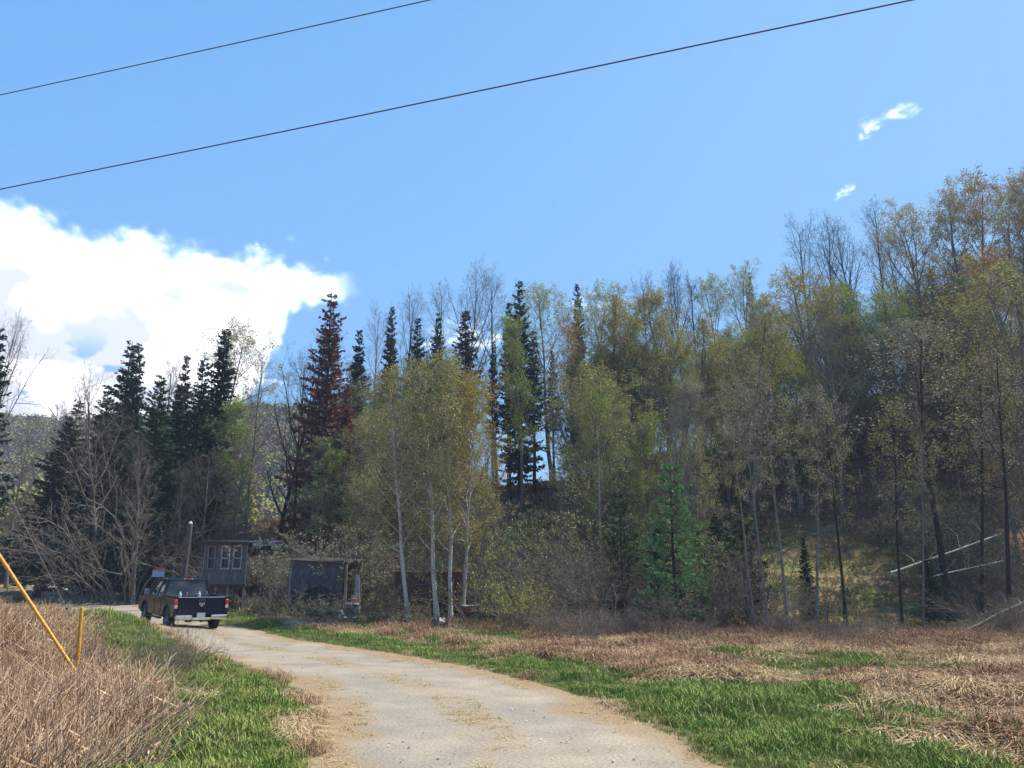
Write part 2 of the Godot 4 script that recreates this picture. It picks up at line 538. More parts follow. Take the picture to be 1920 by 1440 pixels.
# ------------------------------------------------------------------ materials
func make_materials() -> void:
	var grain := speckle(Color(0.62, 0.6, 0.58), Color(1, 1, 1), 0.02, 5, 11)
	var fine := speckle(Color(0.74, 0.73, 0.72), Color(1, 1, 1), 0.06, 4, 12)
	var bark := speckle(Color(0.5, 0.48, 0.46), Color(1, 1, 1), 0.03, 4, 13, 256)
	var tri := {"vertex_color_use_as_albedo": true, "uv1_triplanar": true, "uv1_world_triplanar": true}
	M.ground = mat(Color(1, 1, 1), 1.0, tri.merged({"albedo_texture": grain, "uv1_scale": Vector3.ONE * 0.35, "metallic_specular": 0.2, "heightmap_enabled": true, "heightmap_texture": grain, "heightmap_scale": 4.0}))
	M.lane = mat(Color(1, 1, 1), 0.95, tri.merged({"albedo_texture": fine, "uv1_scale": Vector3.ONE * 0.55, "metallic_specular": 0.25, "heightmap_enabled": true, "heightmap_texture": fine, "heightmap_scale": 0.35}))
	var wood := {"albedo_texture": bark, "uv1_triplanar": true, "uv1_scale": Vector3(1.2, 0.4, 1.2), "vertex_color_use_as_albedo": true, "metallic_specular": 0.2}
	M.bark_grey = mat(Color(0.32, 0.29, 0.255), 0.95, wood)
	M.bark_pale = mat(Color(0.36, 0.33, 0.29), 0.95, wood)
	M.bark_ash = mat(Color(0.31, 0.29, 0.24), 0.95, wood)
	M.bark_dark = mat(Color(0.075, 0.062, 0.055), 0.95, wood)
	M.bark_brush = mat(Color(0.34, 0.295, 0.245), 0.95, wood)
	M.bark_twig = mat(Color(0.25, 0.21, 0.18), 0.95, wood)
	var marks := speckle(Color(0.1, 0.09, 0.08), Color(1, 0.98, 0.94), 0.05, 3, 17, 256)
	marks.color_ramp.set_offset(0, 0.30)
	marks.color_ramp.set_offset(1, 0.44)
	M.bark_birch = mat(Color(0.62, 0.60, 0.55), 0.85, {"albedo_texture": marks, "uv1_triplanar": true, "uv1_scale": Vector3(0.9, 2.4, 0.9)})
	var leaf := {"vertex_color_use_as_albedo": true, "cull_mode": BaseMaterial3D.CULL_DISABLED, "metallic_specular": 0.12}
	var tones := {
		"amber": Color(0.46, 0.285, 0.09), "lime": Color(0.33, 0.40, 0.09), "pale": Color(0.45, 0.48, 0.23), "yellow": Color(0.44, 0.38, 0.09), "ochre": Color(0.46, 0.32, 0.09), "rust": Color(0.21, 0.098, 0.07),
		"olive": Color(0.39, 0.38, 0.16), "tan": Color(0.50, 0.46, 0.28), "greybrown": Color(0.36, 0.355, 0.25), "sage": Color(0.36, 0.385, 0.19), "needle": Color(0.036, 0.062, 0.042), "green": Color(0.05, 0.095, 0.04),
		"dying": Color(0.10, 0.075, 0.055), "bright": Color(0.17, 0.29, 0.12), "shrub": Color(0.24, 0.25, 0.11), "spring": Color(0.46, 0.48, 0.07)}
	for k in tones:
		var t: Color = tones[k]
		M["leaf_" + k] = mat(t, 0.7, leaf.merged({"backlight_enabled": true, "backlight": (t * (0.25 if k in ["needle", "green", "dying", "rust"] else 0.7)).linear_to_srgb()}))
	M.blade = mat(Color(1, 1, 1), 0.75, leaf.merged({"backlight_enabled": true, "backlight": Color(0.05, 0.08, 0.015).linear_to_srgb()}))
	M.straw = mat(Color(1, 1, 1), 0.85, leaf)
	M.far_leaf = mat(Color(1, 1, 1), 0.9, leaf)
	M.stone = mat(Color(1, 1, 1), 0.95, {"vertex_color_use_as_albedo": true})
	var planks := speckle(Color(0.6, 0.58, 0.56), Color(1, 1, 1), 0.012, 5, 19, 256)
	var board := {"albedo_texture": planks, "uv1_triplanar": true, "uv1_scale": Vector3(2.5, 0.5, 2.5)}
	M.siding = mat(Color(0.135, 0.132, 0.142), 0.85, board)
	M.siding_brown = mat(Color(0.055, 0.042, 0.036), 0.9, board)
	M.trim = mat(Color(0.42, 0.43, 0.46), 0.6, board)
	M.trim_dark = mat(Color(0.19, 0.19, 0.21), 0.7, board)
	M.roofing = mat(Color(0.03, 0.03, 0.035), 0.9, board)
	M.tarp = mat(Color(0.10, 0.10, 0.11), 0.8, board)
	M.tarp_blue = mat(Color(0.12, 0.15, 0.24), 0.5, board)
	M.weathered = mat(Color(0.30, 0.28, 0.25), 0.9, board)
	M.pale_board = mat(Color(0.48, 0.44, 0.37), 0.9, board)
	M.post_grey = mat(Color(0.13, 0.125, 0.115), 0.95, board)
	M.maroon = mat(Color(0.15, 0.035, 0.03), 0.7, board)
	M.rusty = mat(Color(0.32, 0.11, 0.06), 0.85, board)
	M.red = mat(Color(0.24, 0.06, 0.04), 0.7)
	M.white = mat(Color(0.52, 0.52, 0.50), 0.6)
	M.dark_plastic = mat(Color(0.03, 0.032, 0.04), 0.5)
	M.sign_blue = mat(Color(0.22, 0.30, 0.48), 0.45)
	M.sign_red = mat(Color(0.45, 0.06, 0.08), 0.45)
	M.pane = mat(Color(0.012, 0.014, 0.02), 0.08, {"metallic_specular": 0.3})
	var scuff := speckle(Color(0.72, 0.66, 0.55), Color(1, 1, 1), 0.02, 5, 23, 256)
	M.yellow = mat(Color(0.80, 0.43, 0.02), 0.55, {"albedo_texture": scuff, "uv1_triplanar": true, "uv1_scale": Vector3(3, 1.2, 3)})
	M.yellow_worn = mat(Color(0.66, 0.30, 0.02), 0.6)
	M.steel = mat(Color(0.30, 0.31, 0.32), 0.45, {"metallic": 0.8})
	M.wire = mat(Color(0.045, 0.045, 0.05), 0.6)
	M.paint = mat(Color(0.005, 0.008, 0.02), 0.3, {"metallic_specular": 0.25, "clearcoat_enabled": true, "clearcoat": 0.45, "clearcoat_roughness": 0.05})
	M.trim_black = mat(Color(0.012, 0.012, 0.013), 0.7)
	M.tyre = mat(Color(0.022, 0.021, 0.02), 0.95)
	M.rim = mat(Color(0.16, 0.16, 0.17), 0.35, {"metallic": 0.9})
	M.chrome = mat(Color(0.72, 0.73, 0.75), 0.14, {"metallic": 1.0})
	M.glass = mat(Color(0.02, 0.025, 0.03, 0.35), 0.03, {"transparency": BaseMaterial3D.TRANSPARENCY_ALPHA})
	M.glass.albedo_color.a = 0.9
	M.lamp_red = mat(Color(0.42, 0.012, 0.014), 0.12, {"clearcoat_enabled": true, "clearcoat": 1.0})
	M.plate = mat(Color(0.35, 0.36, 0.38), 0.5)
	M.lamp_clear = mat(Color(0.55, 0.42, 0.38), 0.15, {"clearcoat_enabled": true, "clearcoat": 1.0})
	M.seat = mat(Color(0.03, 0.03, 0.032), 0.9)

# ------------------------------------------------------------------ sky
func make_sky() -> ImageTexture:
	# azimuth 0 is straight ahead (-z), positive to the right; the sun stands to the right
	var small := Image.create(512, 256, false, Image.FORMAT_RGBA8)
	var low := Color(0.443, 0.58, 0.711)
	var mid := Color(0.391, 0.545, 0.705)
	var high := Color(0.254, 0.424, 0.634)
	for y in 256:
		var el := 90.0 - (y + 0.5) / 256.0 * 180.0
		for x in 512:
			var az := (x + 0.5) / 512.0 * 360.0 - 180.0
			var sunward := 0.5 + 0.5 * cos(deg_to_rad(az - 50.0))
			var c := low.lerp(mid, ss(0.0, 18.0, el)).lerp(high, ss(10.0, 75.0, el))
			c = c.lerp(high, 0.75 * pow(1.0 - sunward, 1.1) * ss(4.0, 30.0, el))
			c = c.lerp(Color(0.484, 0.604, 0.715), 0.5 * pow(sunward, 5.0) * ss(0.0, 40.0, el))
			if el < 0.0:
				c = Color(0.36, 0.34, 0.28)
			small.set_pixel(x, y, c)
	small.resize(4096, 2048, Image.INTERPOLATE_CUBIC)
	small.fill_rect(Rect2i(0, 1024, 4096, 1024), Color(0.36, 0.34, 0.28))
	var big := FastNoiseLite.new()
	big.seed = 5
	big.frequency = 0.075
	big.fractal_octaves = 6
	big.fractal_gain = 0.55
	var soft := FastNoiseLite.new()
	soft.seed = 9
	soft.frequency = 0.11
	soft.fractal_octaves = 5
	# the cloud bank: its upper rim falls from the left edge of the view to a tongue near the rust red spruce, and it goes on beyond the frame
	var rim := [[-150.0, 7.0], [-120.0, 15.0], [-80.0, 20.0], [-50.0, 22.4], [-35.0, 22.8], [-29.0, 22.3], [-22.3, 22.3], [-18.5, 22.2], [-16.2, 22.0], [-13.8, 21.3], [-12.2, 21.2], [-11.7, 20.6]]
	var bottom := [[-60.0, -5.0], [-27.0, -5.0], [-22.0, -4.0], [-19.9, 11.0], [-18.2, 14.0], [-17.3, 16.0], [-16.5, 17.6], [-15.6, 18.8], [-13.7, 19.7], [-11.9, 20.4], [-11.0, 20.8]]
	for y in range(720, 1024):
		var el := 90.0 - (y + 0.5) / 2048.0 * 180.0
		for x in range(300, 1960):
			var az := (x + 0.5) / 4096.0 * 360.0 - 180.0
			var u := az * cos(deg_to_rad(el))
			var b := big.get_noise_2d(u * 1.0, el * 1.5)
			var f := big.get_noise_2d(u * 3.2 + 90.0, el * 4.2)
			var top := along(rim, az)
			var e := big.get_noise_2d(u * 9.0 + 40.0, el * 11.0)
			var inside := (top - el) * 0.85 + b * 0.7 + f * 0.7 + e * 0.55
			var under := (el - along(bottom, az)) * 0.8 + b * 1.1 + f * 0.8 + e * 0.5
			var a := ss(0.0, 1.0, minf(inside, under) * 0.8 + 0.4)
			if az > -13.5: a *= ss(-10.6, -13.2, az + b * 2.0)
			# blue rents low in the bank
			var rent := soft.get_noise_2d(u * 1.4 + 31.0, el * 2.6) + 0.10
			a *= 1.0 - 0.9 * ss(0.42, 0.56, rent) * ss(16.5, 13.5, el)
			if a <= 0.0:
				continue
			var body := clampf((top - el) / 5.0, 0.0, 1.0)
			var billow := soft.get_noise_2d(u * 0.9, el * 2.0)
			var grey := clampf(0.34 * body * (0.55 + billow * 2.6 + f * 0.5), 0.0, 0.3)
			var tone := Color(0.86, 0.87, 0.88).lerp(Color(0.64, 0.66, 0.70), clampf(grey * 3.0, 0.0, 1.0))
			var c := small.get_pixel(x, y)
			small.set_pixel(x, y, c.lerp(tone, a))
	# loose scraps, then big clouds added out of view for fill light: azimuth, elevation, half width, half height, strength
	for s in [[28.6, 29.9, 2.3, 0.5, 0.9, 0.1], [27.0, 29.2, 0.9, 0.4, 0.75, 0.5], [25.1, 25.8, 0.85, 0.36, 0.7, 0.3], [-16.9, 23.8, 0.35, 0.2, 0.4, 0.0], [-14.2, 22.6, 0.3, 0.25, 0.35, 0.0], [-19.2, 22.9, 0.8, 0.4, 0.5, -0.2], [6.5, 20.0, 3.0, 0.9, 0.5, 0.0], [-3.5, 17.6, 4.2, 1.3, 0.8, 0.0], [-17.3, 13.8, 1.2, 0.3, 0.8, 0.0],
			[75.0, 26.0, 7.0, 1.6, 0.9, 0.1], [100.0, 16.0, 12.0, 4.0, 1.0, 0.0], [125.0, 28.0, 12.0, 3.5, 1.0, 0.1], [150.0, 17.0, 13.0, 4.0, 1.0, 0.0], [162.0, 34.0, 9.0, 2.5, 0.9, 0.0]]:
		var x0 := int((s[0] - s[2] * 1.8 + 180.0) / 360.0 * 4096.0)
		var x1 := int((s[0] + s[2] * 1.8 + 180.0) / 360.0 * 4096.0)
		var y0 := int((90.0 - s[1] - s[3] * 2.2) / 180.0 * 2048.0)
		var y1 := int((90.0 - s[1] + s[3] * 2.2) / 180.0 * 2048.0)
		for y in range(y0, y1 + 1):
			for x in range(x0, x1 + 1):
				var az := (x + 0.5) / 4096.0 * 360.0 - 180.0
				var el := 90.0 - (y + 0.5) / 2048.0 * 180.0
				var du: float = (az - s[0]) / s[2]
				var dv: float = (el - s[1]) / s[3] - s[5] * du * 2.0 + 0.5 * du * du
				var k := 1.0 - du * du - dv * dv + soft.get_noise_2d(az * 12.0 / minf(s[2], 2.4), el * 26.0 / minf(s[2], 2.4)) * 1.9
				var a: float = ss(0.0, 2.2, k) * s[4]
				if a > 0.0:
					small.set_pixel(x, y, small.get_pixel(x, y).lerp(Color(0.985, 0.99, 1.0), a))
	# a panorama starts straight ahead, so the two halves change places
	var turned := Image.create(4096, 2048, false, Image.FORMAT_RGBA8)
	turned.blit_rect(small, Rect2i(2048, 0, 2048, 2048), Vector2i(0, 0))
	turned.blit_rect(small, Rect2i(0, 0, 2048, 2048), Vector2i(2048, 0))
	return ImageTexture.create_from_image(turned)

# ------------------------------------------------------------------ land, lane, ground cover
func steps(lo: float, hi: float, near0: float, near1: float, fine: float) -> PackedFloat32Array:
	var out := PackedFloat32Array()
	var left := PackedFloat32Array()
	var p := near0
	var s := fine
	while p > lo:
		s *= 1.09
		p -= s
		left.append(maxf(p, lo))
	left.reverse()
	out.append_array(left)
	p = near0
	while p < near1:
		out.append(p)
		p += fine
	s = fine
	while p < hi:
		out.append(p)
		p += s
		s *= 1.06
	out.append(hi)
	return out

func greenness(x: float, d: float) -> float:
	# 0 dry brown grass, 1 fresh green grass
	var off := lane_side(x, d)
	var p := patch_noise.get_noise_2d(x * 1.0, d * 1.0)
	var q := patch_noise.get_noise_2d(x * 3.1 + 40.0, d * 3.1)
	if off > 1.9:
		var wide := lerpf(3.1, 2.0, ss(10.0, 26.0, d)) + p * 0.9 + q * 0.8
		var g := ss(wide + 1.3, wide - 0.5, off - 1.9) * ss(1.9, 2.4, off + q * 0.5)
		return maxf(g, 0.85 * ss(-0.02, 0.2, p * 0.8 + q * 0.5) * ss(19.0, 6.0, off))
	if off < -1.9:
		var wide := lerpf(2.7, 3.3, ss(12.0, 17.0, d)) * ss(40.0, 33.0, d + x * 0.1) + 1.3 * ss(30.0, 40.0, d)
		var g := ss(wide + 0.8, wide - 0.2, -off - 2.0 + p) * ss(2.0, 2.8, -off + q * 0.7)
		return g * (0.95 + 0.4 * q)
	return 0.0

func meadow(x: float, d: float) -> float:
	# the open grassy pocket inside the wood's edge, coloured paler to look sunlit
	return ss(5.5, 3.5, absf(x - 16.6)) * ss(32.0, 34.0, d) * ss(52.0, 46.0, d)

func soil(x: float, d: float) -> Color:
	var p := patch_noise.get_noise_2d(x * 2.0, d * 2.0)
	var q := rough_noise.get_noise_2d(x * 6.0, d * 6.0)
	var dry := Color(0.33, 0.235, 0.145).lerp(Color(0.23, 0.145, 0.095), 0.5 + p)
	var fresh := Color(0.085, 0.15, 0.03)
	var c := dry.lerp(fresh, clampf(greenness(x, d), 0.0, 1.0) * 0.8)
	var wood := ss(-2.0, 4.0, d - along(FOOT, x) + 3.0 + p * 3.0)
	var litter := Color(0.20, 0.145, 0.10).lerp(Color(0.29, 0.185, 0.115), clampf(0.5 + q * 1.2, 0.0, 1.0))
	litter = litter.lerp(Color(0.16, 0.19, 0.06), ss(0.1, 0.35, patch_noise.get_noise_2d(x * 1.3 + 9.0, d * 1.3)) * 0.7)
	c = c.lerp(litter, wood)
	c = c.lerp(Color(0.30, 0.32, 0.11).lerp(Color(0.40, 0.27, 0.15), clampf(0.5 + p * 1.5, 0.0, 1.0)), meadow(x, d))  # clearing soil painted brighter in place of sunlight
	c = c.lerp(Color(0.13, 0.14, 0.05), ss(85.0, 120.0, d))
	if lane_side(x, d) > -3.0 and lane_side(x, d) < 3.0:
		c = c.lerp(Color(0.36, 0.26, 0.16), ss(3.0, 2.0, absf(lane_side(x, d)) + p))
	return c * (0.9 + 0.35 * q)

func make_land() -> void:
	var xs := steps(-700.0, 700.0, -14.0, 16.0, 0.34)
	var ds := steps(-120.0, 900.0, 7.0, 37.0, 0.34)
	var s := Shape.new()
	for d in ds:
		for x in xs:
			var e := 0.15
			s.v.append(ground_at(x, d))
			s.n.append(Vector3(land(x - e, d) - land(x + e, d), 2.0 * e, land(x, d + e) - land(x, d - e)).normalized())
			s.c.append(soil(x, d))
	var w := xs.size()
	for r in ds.size() - 1:
		for k in w - 1:
			var o := r * w + k
			s.i.append_array(PackedInt32Array([o, o + w, o + 1, o + 1, o + w, o + w + 1]))
	tag(part("ground", s.mesh(), M.ground, self), "", "", "", "structure")
	# the lane: two worn tracks of grey gravel, straw between them and along the edges
	var l := Shape.new()
	var cols := 40
	var rows := 0
	var d := -25.0
	while d < 93.0:
		var slope := lane_x(d + 0.3) - lane_x(d - 0.3)
		var side := Vector2(1.0, -slope / 0.6).normalized()
		for k in cols + 1:
			var off := lerpf(-2.75, 2.75, float(k) / cols)
			var x := lane_x(d) + side.x * off
			var dd := d + side.y * off
			var q := rough_noise.get_noise_2d(x * 5.0, dd * 5.0)
			var p := patch_noise.get_noise_2d(x * 2.4, dd * 2.4)
			var track := exp(-pow((absf(off + 0.05) - 0.95) / 0.42, 2.0))
			var y := plain(x, dd) + 0.012 - 0.028 * track + 0.014 * q - 0.10 * ss(2.15, 2.6, absf(off) + q * 0.35)
			l.v.append(Vector3(x, y, -dd))
			l.n.append(Vector3(0, 1, 0))
			var gravel := Color(0.415, 0.36, 0.28).lerp(Color(0.355, 0.32, 0.265), clampf(0.5 + p * 1.4, 0.0, 1.0))
			var straw := Color(0.41, 0.30, 0.165).lerp(Color(0.33, 0.22, 0.12), clampf(0.5 + q * 1.5, 0.0, 1.0))
			var middle := exp(-pow((off + 0.05) / 0.33, 2.0)) * ss(-0.25, 0.25, q + p * 0.8)
			var edge := ss(1.35, 2.0, absf(off) + p * 0.7 + q * 0.3)
			var c := gravel.lerp(straw, clampf(middle * 0.55 + edge * 0.85, 0.0, 0.95))
			l.c.append(c * (0.94 + 0.22 * q))
		rows += 1
		d += 0.16 if d < 40.0 and d > 4.0 else 0.5
	for r in rows - 1:
		for k in cols:
			var o := r * (cols + 1) + k
			l.i.append_array(PackedInt32Array([o, o + cols + 1, o + 1, o + 1, o + cols + 1, o + cols + 2]))
	tag(part("gravel_road", l.mesh(), M.lane, self), "", "", "", "structure")

func tuft(blades: int, tall: float, spread: float, wide: float, bend: float, seed_no: int) -> ArrayMesh:
	rng.seed = seed_no
	var s := Shape.new()
	for k in blades:
		var out := Vector3(rng.randf_range(-1, 1), 0, rng.randf_range(-1, 1))
		var p := out * spread * 0.5
		var h := tall * rng.randf_range(0.5, 1.15)
		var lean := any_side(Vector3.UP) * rng.randf() * bend
		var w := lean.cross(Vector3.UP).normalized() * wide
		var a := p + Vector3.UP * h * 0.55 + lean * h * 0.3
		var tip := p + Vector3.UP * h * (1.0 - 0.3 * bend) + lean * h
		var col := shade_of(0.7, 1.25)
		s.quad(p - w, p + w, a + w * 0.8, a - w * 0.8, col)
		s.tri(a - w * 0.8, a + w * 0.8, tip, col)
	return s.mesh()

func thatch(blades: int, seed_no: int) -> ArrayMesh:
	# last year's grass: long blades that rise a little, arch over and lie on one another
	rng.seed = seed_no
	var s := Shape.new()
	for k in blades:
		var out := any_side(Vector3.UP)
		out = Vector3(out.x, 0, out.z).normalized()
		var p := Vector3(rng.randf_range(-0.16, 0.16), -0.01, rng.randf_range(-0.16, 0.16))
		var far := rng.randf_range(0.15, 0.42)
		var peak := rng.randf_range(0.04, 0.17)
		var w := out.cross(Vector3.UP) * rng.randf_range(0.0035, 0.0065)
		var a := p + out * far * 0.35 + Vector3.UP * peak
		var b := p + out * far * 0.75 + Vector3.UP * peak * rng.randf_range(0.5, 1.05)
		var tip := p + out * far + Vector3.UP * peak * rng.randf_range(0.0, 0.8)
		var col := shade_of(0.7, 1.3)
		s.quad(p - w, p + w, a + w, a - w, col)
		s.quad(a - w, a + w, b + w * 0.7, b - w * 0.7, col)
		s.tri(b - w * 0.7, b + w * 0.7, tip, col)
	return s.mesh()

func stalks(count: int, tall: float, spread: float, seed_no: int) -> ArrayMesh:
	# dead stems standing, leaning and snapped over, some with a withered seed head
	rng.seed = seed_no
	var s := Shape.new()
	for k in count:
		var p := Vector3(rng.randf_range(-1, 1), -0.05, rng.randf_range(-1, 1)) * Vector3(spread, 1, spread)
		var h := tall * rng.randf_range(0.45, 1.1)
		var way := (Vector3.UP + any_side(Vector3.UP) * 1.25 * pow(rng.randf(), 1.5)).normalized()
		var a := p + way * h * 0.55
		var col := shade_of(0.65, 1.3)
		var fall := any_side(way) * rng.randf_range(0.0, 0.5) + (Vector3.DOWN * 1.4 if rng.randf() < 0.35 else Vector3.ZERO)
		var b := a + (way + fall).normalized() * h * 0.45
		s.tube(PackedVector3Array([p, a, b]), PackedFloat32Array([0.008, 0.0065, 0.004]), 3, col)
		for q in 2:
			var o := p.lerp(a, rng.randf_range(0.3, 1.0))
			var lw := (any_side(way) + Vector3.DOWN * 0.7).normalized()
			s.leaf(o, lw * rng.randf_range(0.08, 0.22), any_side(lw) * 0.012, shade_of(0.7, 1.2))
		if rng.randf() < 0.3:
			for q in 5:
				var lw := (any_side(way) * 0.6 + way).normalized()
				s.leaf(b, lw * rng.randf_range(0.03, 0.07), any_side(lw) * 0.008, col)
	return s.mesh()

func spot(x: float, d: float, size: float, squash := 1.0) -> Transform3D:
	return Transform3D(Basis(Vector3.UP, rng.randf() * TAU) * Basis.from_scale(Vector3(size, size * squash, size)), ground_at(x, d))

func make_cover() -> void:
	# grass and dead stems thin out with distance only as far as they can still be seen
	var green := []; var green_c := []
	var dry := []; var dry_c := []
	var tall := []; var tall_c := []
	rng.seed = 31
	for k in 52000:
		var d := 6.0 + 36.0 * pow(rng.randf(), 1.25)
		var x := rng.randf_range(-0.75 * d - 2.0, 0.75 * d + 2.0)
		var off := lane_side(x, d)
		if absf(off) < 1.75 or d > along(FOOT, x) + 1.0:
			continue
		var g := greenness(x, d)
		var thin := ss(1.8, 2.7, absf(off))
		var clump := patch_noise.get_noise_2d(x * 4.0 + 17.0, d * 4.0)
		if rng.randf() > 0.25 + 0.75 * thin:
			continue
		var size := rng.randf_range(0.7, 1.3) * (0.4 + 0.6 * ss(1.8, 3.4, absf(off)))
		if rng.randf() < g * (1.15 + 0.5 * clump):
			green.append(spot(x, d, size * (1.0 + 0.8 * clump), rng.randf_range(0.7, 1.25)))
			var t := rng.randf()
			green_c.append(Color(0.14, 0.24, 0.05).lerp(Color(0.33, 0.35, 0.11), t).lerp(Color(0.40, 0.33, 0.15), 0.8 * ss(0.82, 1.0, rng.randf())) * rng.randf_range(0.7, 1.25))
		elif d < 36.0 and rng.randf() > g * 0.95:
			dry.append(spot(x, d, size * (1.1 + 0.5 * absf(clump)), rng.randf_range(0.6, 1.3) * (1.0 + 0.6 * clump)))
			dry_c.append(Color(0.54, 0.41, 0.24).lerp(Color(0.30, 0.18, 0.11), clampf(0.45 + clump * 1.3 + rng.randf_range(-0.4, 0.4) + 0.25 * ss(17.0, 26.0, d) * ss(2.0, 6.0, off), 0.0, 1.0)) * rng.randf_range(0.75, 1.2))
	# tall dead weeds on the bank left of the lane
	for k in 3600:
		var d := 7.0 + 24.0 * pow(rng.randf(), 1.3)
		var x := rng.randf_range(-0.72 * d - 1.5, -2.5)
		var off := -lane_side(x, d)
		var rim := lerpf(3.6, 5.0, ss(9.0, 15.0, d)) + patch_noise.get_noise_2d(x * 2.0, d * 2.0) * 1.2
		if off < rim or rng.randf() > ss(rim, rim + 0.8, off):
			continue
		tall.append(spot(x, d, rng.randf_range(0.55, 1.15), rng.randf_range(0.8, 1.15) * lerpf(0.85, 0.6, ss(15.0, 24.0, d))))
		tall_c.append(Color(0.57, 0.43, 0.28).lerp(Color(0.37, 0.225, 0.14), rng.randf()) * rng.randf_range(0.75, 1.2))
	# the odd dead weed in the field and along the foot of the wood
	for k in 2600:
		var x := rng.randf_range(-9.0, 28.0)
		var d := along(FOOT, x) - 4.0 - 7.0 * pow(rng.randf(), 1.3) if k % 3 else rng.randf_range(10.0, 32.0)
		if lane_side(x, d) < 4.6 or greenness(x, d) > 0.4 or absf(x) > d * 0.72:
			continue
		tall.append(spot(x, d, rng.randf_range(0.4, 0.8), rng.randf_range(0.5, 0.9)))
		tall_c.append(Color(0.42, 0.29, 0.185).lerp(Color(0.24, 0.14, 0.095), rng.randf()) * rng.randf_range(0.7, 1.15))
	scatter("green_grass", tuft(26, 0.17, 0.28, 0.006, 0.7, 41), M.blade, green, green_c, "fresh green grass along both sides of the gravel road", "grass")
	scatter("dry_grass", thatch(30, 42), M.straw, dry, dry_c, "matted dry brown grass covering the field", "grass")
	scatter("dead_weeds", stalks(18, 1.0, 0.36, 43), M.straw, tall, tall_c, "tall dead brown weeds on the bank beside the road", "weeds")
	# the odd pale straw between the wheel tracks and along the lane's edges
	var lane_straw := []; var lane_straw_c := []
	for k in 1300:
		var d := 6.0 + 26.0 * pow(rng.randf(), 1.4)
		var off := rng.randf_range(-0.4, 0.3) if k % 2 else (rng.randf_range(1.55, 2.3) * (1.0 if rng.randf() < 0.5 else -1.0))
		var x := lane_x(d) + off
		if patch_noise.get_noise_2d(x * 2.4, d * 2.4) + 0.5 * rough_noise.get_noise_2d(x * 5.0, d * 5.0) < 0.02:
			continue
		lane_straw.append(Transform3D(Basis(Vector3.UP, rng.randf() * TAU) * Basis.from_scale(Vector3(0.55, 0.22, 0.55)), Vector3(x, plain(x, d), -d)))
		lane_straw_c.append(Color(0.50, 0.40, 0.24).lerp(Color(0.33, 0.32, 0.12), rng.randf() * rng.randf()) * rng.randf_range(0.8, 1.15))
	scatter("trodden_straw", thatch(16, 46), M.straw, lane_straw, lane_straw_c, "flat trodden straw between the wheel tracks of the road", "straw")
	# stones on the lane
	var stones := []; var stones_c := []
	for k in 1500:
		var d := 6.0 + 26.0 * pow(rng.randf(), 1.8)
		var off := rng.randf_range(-2.2, 2.2)
		var x := lane_x(d) + off
		var size := 0.005 + 0.016 * pow(rng.randf(), 6.0)
		var t := Transform3D(Basis(any_side(Vector3.UP), rng.randf() * TAU) * Basis.from_scale(Vector3(size, size * 0.7, size * 1.2)), Vector3(x, plain(x, d) + 0.008, -d))
		stones.append(t)
		stones_c.append(Color(0.44, 0.39, 0.33).lerp(Color(0.62, 0.59, 0.54), rng.randf()) * rng.randf_range(0.75, 1.1))
	var pebble := Shape.new()
	rng.seed = 44
	pebble.lathe(Transform3D.IDENTITY, [[0.0, -0.8], [0.75, -0.5], [1.0, 0.1], [0.6, 0.75], [0.0, 0.85]], 6)
	scatter("loose_gravel", pebble.mesh(), M.stone, stones, stones_c, "loose pale gravel scattered over the road", "gravel")
	# undergrowth of the wooded slope: fallen leaves, dead bracken, first green
	var under := []; var under_c := []
	for k in 9000:
		var x := rng.randf_range(-42.0, 52.0)
		var d := along(FOOT, x) - 4.0 + 34.0 * rng.randf()
		if absf(lane_side(x, d)) < 3.2:
			continue
		under.append(spot(x, d, rng.randf_range(1.0, 2.2), rng.randf_range(0.4, 1.0)))
		var g := patch_noise.get_noise_2d(x * 1.3 + 9.0, d * 1.3)
		under_c.append(Color(0.28, 0.19, 0.125).lerp(Color(0.42, 0.31, 0.2), rng.randf()).lerp(Color(0.36, 0.36, 0.13) if rng.randf() < 0.6 else Color(0.46, 0.32, 0.18), meadow(x, d)).lerp(Color(0.24, 0.28, 0.09), 0.8 if g > 0.12 and rng.randf() < 0.6 else 0.0) * rng.randf_range(0.6, 1.1))  # litter in the clearing tinted paler for the same sunlit look
	scatter("undergrowth", tuft(34, 0.32, 0.6, 0.012, 1.6, 45), M.straw, under, under_c, "dead bracken and fallen leaves under the trees on the slope", "undergrowth")

